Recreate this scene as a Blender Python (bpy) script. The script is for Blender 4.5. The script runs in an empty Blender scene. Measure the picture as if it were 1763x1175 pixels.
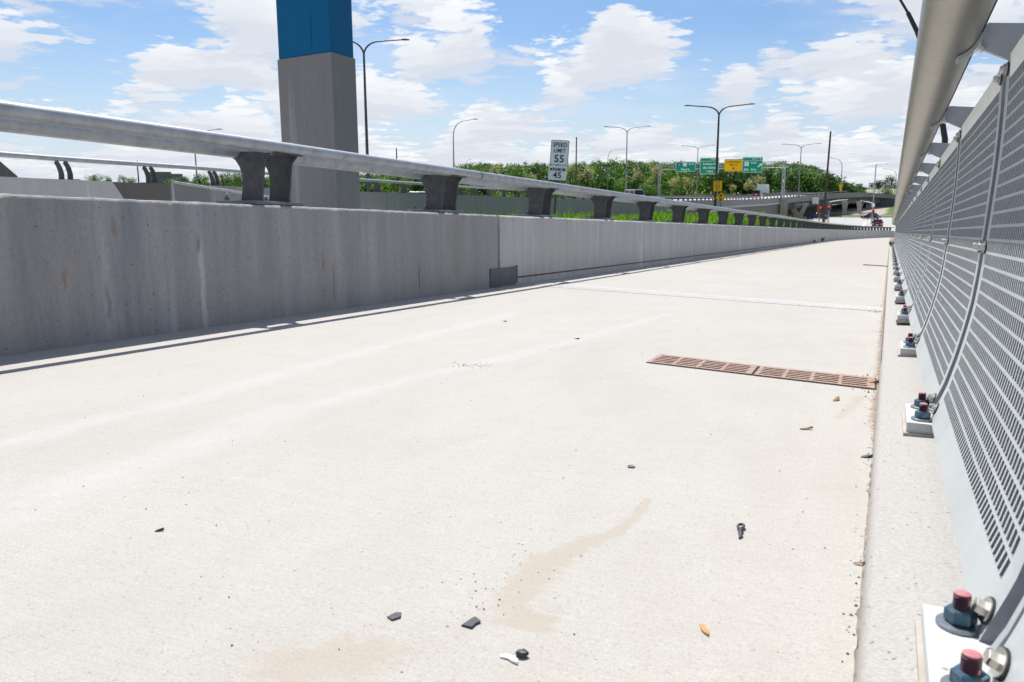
import bpy, bmesh, math, random
import numpy as np
from mathutils import Vector, Matrix, Euler
random.seed(7); RNG = np.random.default_rng(7)
R = math.radians
SC = bpy.context.scene
COL = SC.collection

# ------------------------------------------------------------------ camera
F, HOR, YAW, ROLL, CAMH = 1415.74, 322.72, -0.42898, -0.00283, 0.6574      # focal length in pixels of the 1763 px wide photo
G, CS, HB = -0.04974, 0.01981, 0.848                                       # path grade, cross fall, barrier height
PW, PH = 1763, 1175
_p = math.atan((PH / 2 - HOR) / F)
_fw = Vector((math.sin(YAW) * math.cos(_p), math.cos(YAW) * math.cos(_p), -math.sin(_p)))
_r0 = Vector((math.cos(YAW), -math.sin(YAW), 0)); _u0 = _r0.cross(_fw)
_cr, _sr = math.cos(ROLL), math.sin(ROLL)
_r = _r0 * _cr + _u0 * _sr; _u = _u0 * _cr - _r0 * _sr
cam = bpy.data.cameras.new('camera'); camo = bpy.data.objects.new('camera', cam); COL.objects.link(camo)
camo.matrix_world = Matrix(((_r.x, _u.x, -_fw.x, 0), (_r.y, _u.y, -_fw.y, 0), (_r.z, _u.z, -_fw.z, CAMH), (0, 0, 0, 1)))
cam.sensor_width = 36; cam.lens = F * 36 / PW; cam.clip_start = 0.05; cam.clip_end = 9000
cam.dof.use_dof = True; cam.dof.focus_distance = 4.2; cam.dof.aperture_fstop = 10.0
SC.camera = camo

def ray(x, y): return _fw * F + _r * (x - PW / 2) + _u * (PH / 2 - y)
def at(x, y, D):
    """The point seen at photo pixel x, y at horizontal distance D: used to survey where far things stand."""
    d = ray(x, y); return d * (D / math.hypot(d.x, d.y)) + Vector((0, 0, CAMH))

# ------------------------------------------------------------------ sun, sky, exposure
SUN_TO = Vector((-0.385, 0.505, 1.0)).normalized()
sun = bpy.data.lights.new('sun', 'SUN'); sun.energy = 4.6; sun.angle = R(0.53); sun.color = (1.0, 0.965, 0.92)
suno = bpy.data.objects.new('sun', sun); COL.objects.link(suno)
suno.rotation_euler = (-SUN_TO).to_track_quat('-Z', 'Y').to_euler()
SC.view_settings.view_transform = 'Standard'; SC.view_settings.look = 'None'; SC.view_settings.gamma = 1.0
SC.view_settings.exposure = 0.42

W = bpy.data.worlds.new('World'); SC.world = W; W.use_nodes = True
def build_world():
    nt = W.node_tree; N = nt.nodes; L = nt.links; N.clear()
    def n(t, **k):
        o = N.new(t)
        for a, b in k.items(): setattr(o, a, b)
        return o
    def math_(op, a, b=None, c=None, clamp=False):
        m = n('ShaderNodeMath', operation=op, use_clamp=clamp)
        for i, v in enumerate((a, b, c)):
            if v is None: continue
            if isinstance(v, (int, float)): m.inputs[i].default_value = v
            else: L.new(v, m.inputs[i])
        return m.outputs[0]
    out = n('ShaderNodeOutputWorld')
    sky = n('ShaderNodeTexSky', sky_type='NISHITA'); sky.sun_disc = False
    sky.sun_elevation = math.asin(SUN_TO.z); sky.sun_rotation = math.atan2(SUN_TO.x, SUN_TO.y)
    sky.air_density = 1.0; sky.dust_density = 0.6; sky.ozone_density = 2.0
    bg = n('ShaderNodeBackground'); bg.inputs['Strength'].default_value = 0.080; tint = n('ShaderNodeMix', data_type='RGBA', blend_type='MULTIPLY'); tint.inputs[0].default_value = 1.0; tint.inputs[7].default_value = (0.74, 0.88, 1.06, 1)
    L.new(sky.outputs[0], tint.inputs[6]); L.new(tint.outputs[2], bg.inputs[0])
    tc = n('ShaderNodeTexCoord'); sep = n('ShaderNodeSeparateXYZ'); L.new(tc.outputs['Generated'], sep.inputs[0])
    z = math_('MAXIMUM', sep.outputs[2], 0.0)
    h = math_('ADD', z, 0.125)
    def plane(k, zz):
        c = n('ShaderNodeCombineXYZ')
        L.new(math_('ADD', math_('MULTIPLY', math_('DIVIDE', sep.outputs[0], h), k), CLX), c.inputs[0])
        L.new(math_('ADD', math_('MULTIPLY', math_('DIVIDE', sep.outputs[1], h), k), CLY), c.inputs[1])
        c.inputs[2].default_value = zz
        return c.outputs[0]
    def noise(vec, scale, detail, rough=0.5):
        t = n('ShaderNodeTexNoise'); t.inputs['Scale'].default_value = scale; t.inputs['Detail'].default_value = detail
        t.inputs['Roughness'].default_value = rough; L.new(vec, t.inputs['Vector']); return t.outputs['Fac']
    # low haze
    hz = n('ShaderNodeMapRange'); L.new(z, hz.inputs[0]); hz.inputs[1].default_value = 0.0; hz.inputs[2].default_value = 0.17
    hz.inputs[3].default_value = 0.70; hz.inputs[4].default_value = 0.0
    veil = n('ShaderNodeBackground'); veil.inputs[0].default_value = (0.56, 0.62, 0.72, 1); veil.inputs[1].default_value = 1.0
    m0 = n('ShaderNodeMixShader'); L.new(hz.outputs[0], m0.inputs[0]); L.new(bg.outputs[0], m0.inputs[1]); L.new(veil.outputs[0], m0.inputs[2])
    # cumulus: a stack of layers from the flat grey base up to the white tops, each higher one narrower
    thr = n('ShaderNodeMapRange'); L.new(z, thr.inputs[0]); thr.inputs[1].default_value = 0.02; thr.inputs[2].default_value = 0.60
    thr.inputs[3].default_value = CT0; thr.inputs[4].default_value = CT1
    big = noise(plane(1.0, 9.1), 0.33, 2, 0.5)
    bigo = math_('MULTIPLY', math_('SUBTRACT', big, 0.5), 0.35)
    # thin high streaks
    ci = n('ShaderNodeMapRange', interpolation_type='SMOOTHSTEP'); L.new(noise(plane(2.2, 4.4), 0.55, 6, 0.55), ci.inputs[0]); ci.inputs[1].default_value = 0.42; ci.inputs[2].default_value = 0.72
    m2 = n('ShaderNodeMixShader'); L.new(math_('MULTIPLY', ci.outputs[0], 0.38), m2.inputs[0]); L.new(m0.outputs[0], m2.inputs[1]); L.new(veil.outputs[0], m2.inputs[2])
    cur = m2.outputs[0]; NL = 8
    for k in reversed(range(NL)):
        f = k / (NL - 1); H = 1.0 + CH * f
        d = math_('ADD', noise(plane(H, 0.35 * f), CS_, 10, 0.56), bigo)
        e = math_('SUBTRACT', d, math_('ADD', thr.outputs[0], CN * f ** 1.4))
        a = n('ShaderNodeMapRange', interpolation_type='SMOOTHSTEP'); L.new(e, a.inputs[0]); a.inputs[1].default_value = 0.0; a.inputs[2].default_value = 0.042 + 0.03 * (k == 0)
        b = n('ShaderNodeBackground'); lo, hi = Vector((0.535, 0.565, 0.63)), Vector((0.735, 0.745, 0.755)); cc = lo.lerp(hi, min(1, f * 1.9) ** 0.8)
        b.inputs[0].default_value = (*cc, 1); b.inputs[1].default_value = 1.0
        m = n('ShaderNodeMixShader'); L.new(math_('MULTIPLY', a.outputs[0], 0.80 if k == 0 else 0.92), m.inputs[0]); L.new(cur, m.inputs[1]); L.new(b.outputs[0], m.inputs[2]); cur = m.outputs[0]
    L.new(cur, out.inputs[0])
CT0, CT1, CS_, CH, CN = 0.490, 0.565, 1.85, 0.34, 0.17
CLX, CLY = -31.0, 12.0
build_world()

# ------------------------------------------------------------------ helpers
def tag(o, label=None, cat=None, group=None, kind=None):
    for k, v in (('label', label), ('category', cat), ('group', group), ('kind', kind)):
        if v: o[k] = v
    return o
def thing(name, label, cat, loc=(0, 0, 0), rot=(0, 0, 0), group=None):
    o = bpy.data.objects.new(name, None); COL.objects.link(o); o.empty_display_size = 0.1
    o.location = loc; o.rotation_euler = rot
    return tag(o, label, cat, group)
def copy_tree(o, parent=None):
    c = o.copy(); COL.objects.link(c); c.parent = parent
    for ch in [q for q in SC.objects if q.parent == o]: copy_tree(ch, c)
    return c
class MB:
    def __init__(s): s.v = []; s.f = []; s.m = []
    def add(s, vs, fs, m=0):
        o = len(s.v); s.v += [tuple(q) for q in vs]; s.f += [tuple(i + o for i in f) for f in fs]; s.m += [m] * len(fs); return s
    def box(s, c, d, m=0, mat=None):
        hx, hy, hz = d[0] / 2, d[1] / 2, d[2] / 2
        vs = [Vector((x, y, z)) for x in (-hx, hx) for y in (-hy, hy) for z in (-hz, hz)]
        vs = [(mat @ q if mat else q) + Vector(c) for q in vs]
        return s.add(vs, [(0, 1, 3, 2), (4, 6, 7, 5), (0, 4, 5, 1), (2, 3, 7, 6), (0, 2, 6, 4), (1, 5, 7, 3)], m)
    def tube(s, pts, r, n=10, m=0, cap=True):
        P = [Vector(q) for q in pts]; rs = r if isinstance(r, (list, tuple)) else [r] * len(P)
        ref = None; rings = []
        for i, q in enumerate(P):
            t = ((P[min(i + 1, len(P) - 1)] - P[max(i - 1, 0)])).normalized()
            if ref is None: ref = Vector((0, 0, 1)) if abs(t.z) < 0.9 else Vector((1, 0, 0))
            a = (ref - t * ref.dot(t)).normalized(); b = t.cross(a); ref = a
            rings.append([q + (a * math.cos(2 * math.pi * k / n) + b * math.sin(2 * math.pi * k / n)) * rs[i] for k in range(n)])
        vs = [q for g in rings for q in g]
        fs = [(i * n + k, i * n + (k + 1) % n, (i + 1) * n + (k + 1) % n, (i + 1) * n + k) for i in range(len(P) - 1) for k in range(n)]
        if cap: fs += [tuple(range(n - 1, -1, -1)), tuple((len(P) - 1) * n + k for k in range(n))]
        return s.add(vs, fs, m)
    def prism(s, poly, axis, lo, hi, m=0):
        """poly: 2-D outline; axis 'x': (y,z), 'y': (x,z), 'z': (x,y)."""
        def p3(a, b, t): return {'x': (t, a, b), 'y': (a, t, b), 'z': (a, b, t)}[axis]
        n = len(poly)
        vs = [p3(a, b, lo) for a, b in poly] + [p3(a, b, hi) for a, b in poly]
        fs = [tuple(range(n)), tuple(range(2 * n - 1, n - 1, -1))] + [(k, n + k, n + (k + 1) % n, (k + 1) % n) for k in range(n)]
        return s.add(vs, fs, m)
    def lathe(s, prof, n=16, m=0, mat=None):
        vs = [Vector((r * math.cos(2 * math.pi * k / n), r * math.sin(2 * math.pi * k / n), z)) for r, z in prof for k in range(n)]
        if mat: vs = [mat @ q for q in vs]
        fs = [(i * n + k, i * n + (k + 1) % n, (i + 1) * n + (k + 1) % n, (i + 1) * n + k) for i in range(len(prof) - 1) for k in range(n)]
        fs += [tuple(range(n - 1, -1, -1)), tuple((len(prof) - 1) * n + k for k in range(n))]
        return s.add(vs, fs, m)
    def sweep(s, secs, m=0, closed=True, cap=True):
        """secs: list of equal-length 3-D outlines."""
        n = len(secs[0]); vs = [q for g in secs for q in g]; kk = range(n if closed else n - 1)
        fs = [(i * n + k, (i + 1) * n + k, (i + 1) * n + (k + 1) % n, i * n + (k + 1) % n) for i in range(len(secs) - 1) for k in kk]
        if cap and closed: fs += [tuple(range(n)), tuple(reversed([(len(secs) - 1) * n + k for k in range(n)]))]
        return s.add(vs, fs, m)
    def build(s, name, mats, parent=None, smooth=None, bevel=0, fix=True):
        me = bpy.data.meshes.new(name); me.from_pydata([tuple(q) for q in s.v], [], s.f)
        if not isinstance(mats, (list, tuple)): mats = [mats]
        for q in mats: me.materials.append(q)
        me.polygons.foreach_set('material_index', s.m)
        if fix or bevel:
            bm = bmesh.new(); bm.from_mesh(me)
            if fix: bmesh.ops.recalc_face_normals(bm, faces=bm.faces)
            if bevel:
                es = [e for e in bm.edges if len(e.link_faces) == 2 and e.calc_face_angle(0) > 0.5]
                bmesh.ops.bevel(bm, geom=es, offset=bevel, segments=2, profile=0.6, affect='EDGES')
            bm.to_mesh(me); bm.free()
        if smooth:
            me.polygons.foreach_set('use_smooth', [True] * len(me.polygons)); me.set_sharp_from_angle(angle=R(smooth))
        o = bpy.data.objects.new(name, me); COL.objects.link(o); o.parent = parent
        return o
def text_into(mb, s, size, x, z, y=-0.012, m=0, sx=1.0, align='CENTER', bold=0.0):
    cu = bpy.data.curves.new('text', 'FONT'); cu.body = s; cu.size = size; cu.align_x = align; cu.align_y = 'CENTER'
    cu.offset = bold; cu.resolution_u = 3; cu.space_character = 1.08
    o = bpy.data.objects.new('text', cu); COL.objects.link(o)
    dg = bpy.context.evaluated_depsgraph_get(); me = bpy.data.meshes.new_from_object(o.evaluated_get(dg))
    mb.add([(x + q.co.x * sx, y, z + q.co.y) for q in me.vertices], [tuple(p.vertices) for p in me.polygons], m)
    bpy.data.objects.remove(o); bpy.data.curves.remove(cu); bpy.data.meshes.remove(me)
def bez(p0, p1, p2, n=8):
    return [p0 * (1 - t) ** 2 + p1 * 2 * t * (1 - t) + p2 * t * t for t in [i / n for i in range(n + 1)]]

# ------------------------------------------------------------------ materials
def pmat(name, c1, c2=None, scale=4.0, rough=0.6, metal=0.0, bump=0.0, bscale=80.0, stretch=(1, 1, 1), rvar=0.0, speck=None, detail=5, coat=0.0, contrast=(0.3, 0.7), spec=None):
    mt = bpy.data.materials.new(name); mt.use_nodes = True; nt = mt.node_tree; N = nt.nodes; L = nt.links
    b = N['Principled BSDF']; b.inputs['Roughness'].default_value = rough; b.inputs['Metallic'].default_value = metal
    if spec is not None: b.inputs['Specular IOR Level'].default_value = spec
    if coat: b.inputs['Coat Weight'].default_value = coat
    b.inputs['Base Color'].default_value = (*c1, 1)
    tc = N.new('ShaderNodeTexCoord'); mp = N.new('ShaderNodeMapping'); mp.inputs['Scale'].default_value = stretch
    L.new(tc.outputs['Object'], mp.inputs[0]); colour = None
    if c2:
        t = N.new('ShaderNodeTexNoise'); t.inputs['Scale'].default_value = scale; t.inputs['Detail'].default_value = detail; t.inputs['Roughness'].default_value = 0.6
        L.new(mp.outputs[0], t.inputs['Vector'])
        rm = N.new('ShaderNodeMapRange'); rm.inputs[1].default_value, rm.inputs[2].default_value = contrast; L.new(t.outputs['Fac'], rm.inputs[0])
        mx = N.new('ShaderNodeMix'); mx.data_type = 'RGBA'; mx.inputs[6].default_value = (*c1, 1); mx.inputs[7].default_value = (*c2, 1)
        L.new(rm.outputs[0], mx.inputs[0]); colour = mx.outputs[2]
        if rvar:
            rr = N.new('ShaderNodeMapRange'); rr.inputs[3].default_value = rough - rvar; rr.inputs[4].default_value = rough + rvar
            L.new(t.outputs['Fac'], rr.inputs[0]); L.new(rr.outputs[0], b.inputs['Roughness'])
    if speck:      # (colour, scale, threshold)
        t2 = N.new('ShaderNodeTexNoise'); t2.inputs['Scale'].default_value = speck[1]; t2.inputs['Detail'].default_value = 2
        L.new(tc.outputs['Object'], t2.inputs['Vector'])
        r2 = N.new('ShaderNodeMapRange'); r2.inputs[1].default_value = speck[2]; r2.inputs[2].default_value = speck[2] + 0.03; L.new(t2.outputs['Fac'], r2.inputs[0])
        m2 = N.new('ShaderNodeMix'); m2.data_type = 'RGBA'; L.new(r2.outputs[0], m2.inputs[0]); m2.inputs[7].default_value = (*speck[0], 1)
        if colour: L.new(colour, m2.inputs[6])
        else: m2.inputs[6].default_value = (*c1, 1)
        colour = m2.outputs[2]
    if colour: L.new(colour, b.inputs['Base Color'])
    if bump:
        t3 = N.new('ShaderNodeTexNoise'); t3.inputs['Scale'].default_value = bscale; t3.inputs['Detail'].default_value = 4; L.new(mp.outputs[0], t3.inputs['Vector'])
        bp = N.new('ShaderNodeBump'); bp.inputs['Strength'].default_value = bump; bp.inputs['Distance'].default_value = 0.01
        L.new(t3.outputs['Fac'], bp.inputs['Height']); L.new(bp.outputs[0], b.inputs['Normal'])
    return mt
def emat(name, c, s):
    mt = bpy.data.materials.new(name); mt.use_nodes = True; b = mt.node_tree.nodes['Principled BSDF']
    b.inputs['Base Color'].default_value = (*c, 1); b.inputs['Emission Color'].default_value = (*c, 1); b.inputs['Emission Strength'].default_value = s; return mt

def concrete_wall(name, lo, hi, stain=(0.30, 0.19, 0.10), warm=(0.30, 0.285, 0.255), marks=(), east=None):
    """Cast concrete: vertical run marks, blotches, small pits and a few rust marks."""
    mt = bpy.data.materials.new(name); mt.use_nodes = True; nt = mt.node_tree; N = nt.nodes; L = nt.links
    b = N['Principled BSDF']; b.inputs['Roughness'].default_value = 0.85
    tc = N.new('ShaderNodeTexCoord')
    def nz(stretch, scale, det, rough=0.6, off=(0, 0, 0)):
        mp = N.new('ShaderNodeMapping'); mp.inputs['Scale'].default_value = stretch; mp.inputs['Location'].default_value = off; L.new(tc.outputs['Object'], mp.inputs[0])
        t = N.new('ShaderNodeTexNoise'); t.inputs['Scale'].default_value = scale; t.inputs['Detail'].default_value = det; t.inputs['Roughness'].default_value = rough
        L.new(mp.outputs[0], t.inputs[0]); return t.outputs['Fac']
    def mr(v, a, c, lo_=0, hi_=1):
        m = N.new('ShaderNodeMapRange'); m.inputs[1].default_value = a; m.inputs[2].default_value = c; m.inputs[3].default_value = lo_; m.inputs[4].default_value = hi_; L.new(v, m.inputs[0]); return m.outputs[0]
    def mix(f, a, c):
        m = N.new('ShaderNodeMix'); m.data_type = 'RGBA'
        if isinstance(f, float): m.inputs[0].default_value = f
        else: L.new(f, m.inputs[0])
        for i, v in ((6, a), (7, c)):
            if isinstance(v, tuple): m.inputs[i].default_value = (*v, 1)
            else: L.new(v, m.inputs[i])
        return m.outputs[2]
    runs = nz((1, 1, 0.09), 5.0, 8, 0.72); blot = nz((1, 1, 0.5), 1.6, 6, 0.65); fine = nz((1, 1, 0.6), 48, 6, 0.75)
    c = mix(mr(runs, 0.32, 0.68), lo, hi)
    c = mix(mr(blot, 0.40, 0.68, 0, 0.85), c, warm)
    c = mix(mr(nz((1, 1, 0.04), 2.3, 3, 0.5, (3, 1, 0)), 0.645, 0.70, 0, 0.55), c, tuple(min(1, q * 1.5) for q in hi))
    c = mix(mr(nz((1, 1, 0.1), 15, 2, 0.5, (0, 7, 0)), 0.70, 0.74, 0, 0.40), c, tuple(q * 0.5 for q in lo))
    c = mix(mr(nz((1, 1, 0.35), 5.5, 3, 0.5, (9, 2, 0)), 0.705, 0.75, 0, 0.75), c, stain)
    c = mix(mr(nz((1, 1, 1), 34, 1, 0.5, (2, 2, 2)), 0.715, 0.745, 0, 0.65), c, (0.10, 0.09, 0.085))
    def m2(op, a, b_):
        m = N.new('ShaderNodeMath'); m.operation = op
        for i, v in ((0, a), (1, b_)):
            if isinstance(v, (int, float)): m.inputs[i].default_value = v
            else: L.new(v, m.inputs[i])
        return m.outputs[0]
    if marks or east:
        sp = N.new('ShaderNodeSeparateXYZ'); L.new(tc.outputs['Object'], sp.inputs[0])
        zr = m2('SUBTRACT', sp.outputs[2], m2('MULTIPLY', sp.outputs[1], G)); wob = m2('MULTIPLY', m2('SUBTRACT', nz((1, 1, 1), 9, 3), .5), .05); edge = nz((1, 1, 1), 30, 4)
    if east: c = mix(mr(m2('ADD', sp.outputs[1], m2('MULTIPLY', blot, 5)), 5.5, 12, 0, .55), c, east)
    for (yy, za, zb, w, col, k) in marks:
        dy = m2('ABSOLUTE', m2('SUBTRACT', m2('ADD', sp.outputs[1], wob), yy), 0); fy = mr(m2('ADD', dy, m2('MULTIPLY', edge, w)), w * .9, w * 1.5, 1, 0)
        fz = m2('MULTIPLY', mr(zr, za - .03, za + .03), mr(zr, zb - .05, zb + .05, 1, 0)); c = mix(m2('MULTIPLY', m2('MULTIPLY', fy, fz), k), c, col)
    c = mix(mr(fine, 0.35, 0.70, 0, 0.34), c, (0.12, 0.12, 0.13))
    L.new(c, b.inputs['Base Color'])
    bp = N.new('ShaderNodeBump'); bp.inputs['Strength'].default_value = 0.35; bp.inputs['Distance'].default_value = 0.006
    L.new(nz((1, 1, 0.5), 45, 5), bp.inputs['Height']); L.new(bp.outputs[0], b.inputs['Normal'])
    return mt

def path_material():
    mt = bpy.data.materials.new('broomed_concrete'); mt.use_nodes = True; nt = mt.node_tree; N = nt.nodes; L = nt.links
    b = N['Principled BSDF']; b.inputs['Roughness'].default_value = 0.9
    tc = N.new('ShaderNodeTexCoord')
    def nz(stretch, scale, det, rough=0.6, rot=0.0):
        mp = N.new('ShaderNodeMapping'); mp.inputs['Scale'].default_value = stretch; mp.inputs['Rotation'].default_value = (0, 0, rot); L.new(tc.outputs['Object'], mp.inputs[0])
        t = N.new('ShaderNodeTexNoise'); t.inputs['Scale'].default_value = scale; t.inputs['Detail'].default_value = det; t.inputs['Roughness'].default_value = rough
        L.new(mp.outputs[0], t.inputs[0]); return t.outputs['Fac']
    def mr(v, a, c, lo_=0, hi_=1):
        m = N.new('ShaderNodeMapRange'); m.inputs[1].default_value = a; m.inputs[2].default_value = c; m.inputs[3].default_value = lo_; m.inputs[4].default_value = hi_; L.new(v, m.inputs[0]); return m.outputs[0]
    def mix(f, a, c):
        m = N.new('ShaderNodeMix'); m.data_type = 'RGBA'; L.new(f, m.inputs[0])
        for i, v in ((6, a), (7, c)):
            if isinstance(v, tuple): m.inputs[i].default_value = (*v, 1)
            else: L.new(v, m.inputs[i])
        return m.outputs[2]
    def att(nm):
        a = N.new('ShaderNodeAttribute'); a.attribute_name = nm; return a.outputs['Fac']
    def ma(op, a, c):
        m = N.new('ShaderNodeMath'); m.operation = op
        for i, v in ((0, a), (1, c)):
            if isinstance(v, float): m.inputs[i].default_value = v
            else: L.new(v, m.inputs[i])
        return m.outputs[0]
    broad = nz((1, 0.6, 1), 1.3, 5); mid = nz((1, 0.3, 1), 9, 5); fine = nz((1, 1, 1), 220, 4, 0.7)
    broom = nz((2.2, 55, 1), 6.0, 4, 0.65, R(-14))
    c = mix(mr(broad, 0.33, 0.68), PC1, PC2)
    c = mix(mr(mid, 0.4, 0.72, 0, 0.5), c, PC3)
    c = mix(mr(nz((1, 1, 1), 3.1, 7, 0.7), 0.55, 0.72, 0, 0.40), c, (0.40, 0.365, 0.315))
    c = mix(mr(broom, 0.35, 0.68, 0, 0.46), c, PC4)
    c = mix(mr(fine, 0.36, 0.68, 0, 0.62), c, (0.31, 0.28, 0.25))
    c = mix(mr(nz((1, 1, 1), 90, 3, 0.7), 0.58, 0.72, 0, 0.45), c, (0.27, 0.24, 0.21))
    c = mix(mr(nz((1, 1, 1), 150, 1), 0.715, 0.75, 0, 0.7), c, (0.17, 0.145, 0.12))
    c = mix(mr(nz((1, 1, 1), 55, 2), 0.745, 0.765, 0, 0.8), c, (0.12, 0.10, 0.085))
    s = att('streak'); c = mix(ma('MULTIPLY', s, mr(nz((2, 0.7, 1), 5, 4), 0.25, 0.7, 0.05, 0.45)), c, (0.525, 0.52, 0.515))
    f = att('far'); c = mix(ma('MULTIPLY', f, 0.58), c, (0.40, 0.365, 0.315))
    edge = nz((1, 1, 1), 26, 5, 0.6)
    st = mr(ma('ADD', att('stain'), ma('MULTIPLY', edge, 1.05)), 0.84, 1.18, 0, 0.52); c = mix(st, c, (0.38, 0.32, 0.25))
    dr = mr(ma('ADD', att('dirt'), ma('MULTIPLY', nz((1, 0.6, 1), 38, 5, 0.7), 0.9)), 0.95, 1.15, 0, 0.85); c = mix(dr, c, (0.24, 0.17, 0.10))
    L.new(c, b.inputs['Base Color'])
    bp = N.new('ShaderNodeBump'); bp.inputs['Strength'].default_value = 0.30; bp.inputs['Distance'].default_value = 0.004
    hh = ma('ADD', ma('MULTIPLY', broom, 0.7), ma('MULTIPLY', fine, 0.6)); L.new(hh, bp.inputs['Height']); L.new(bp.outputs[0], b.inputs['Normal'])
    return mt
PC1, PC2, PC3, PC4 = (0.51, 0.494, 0.455), (0.452, 0.433, 0.390), (0.535, 0.523, 0.49), (0.37, 0.353, 0.315)

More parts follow.
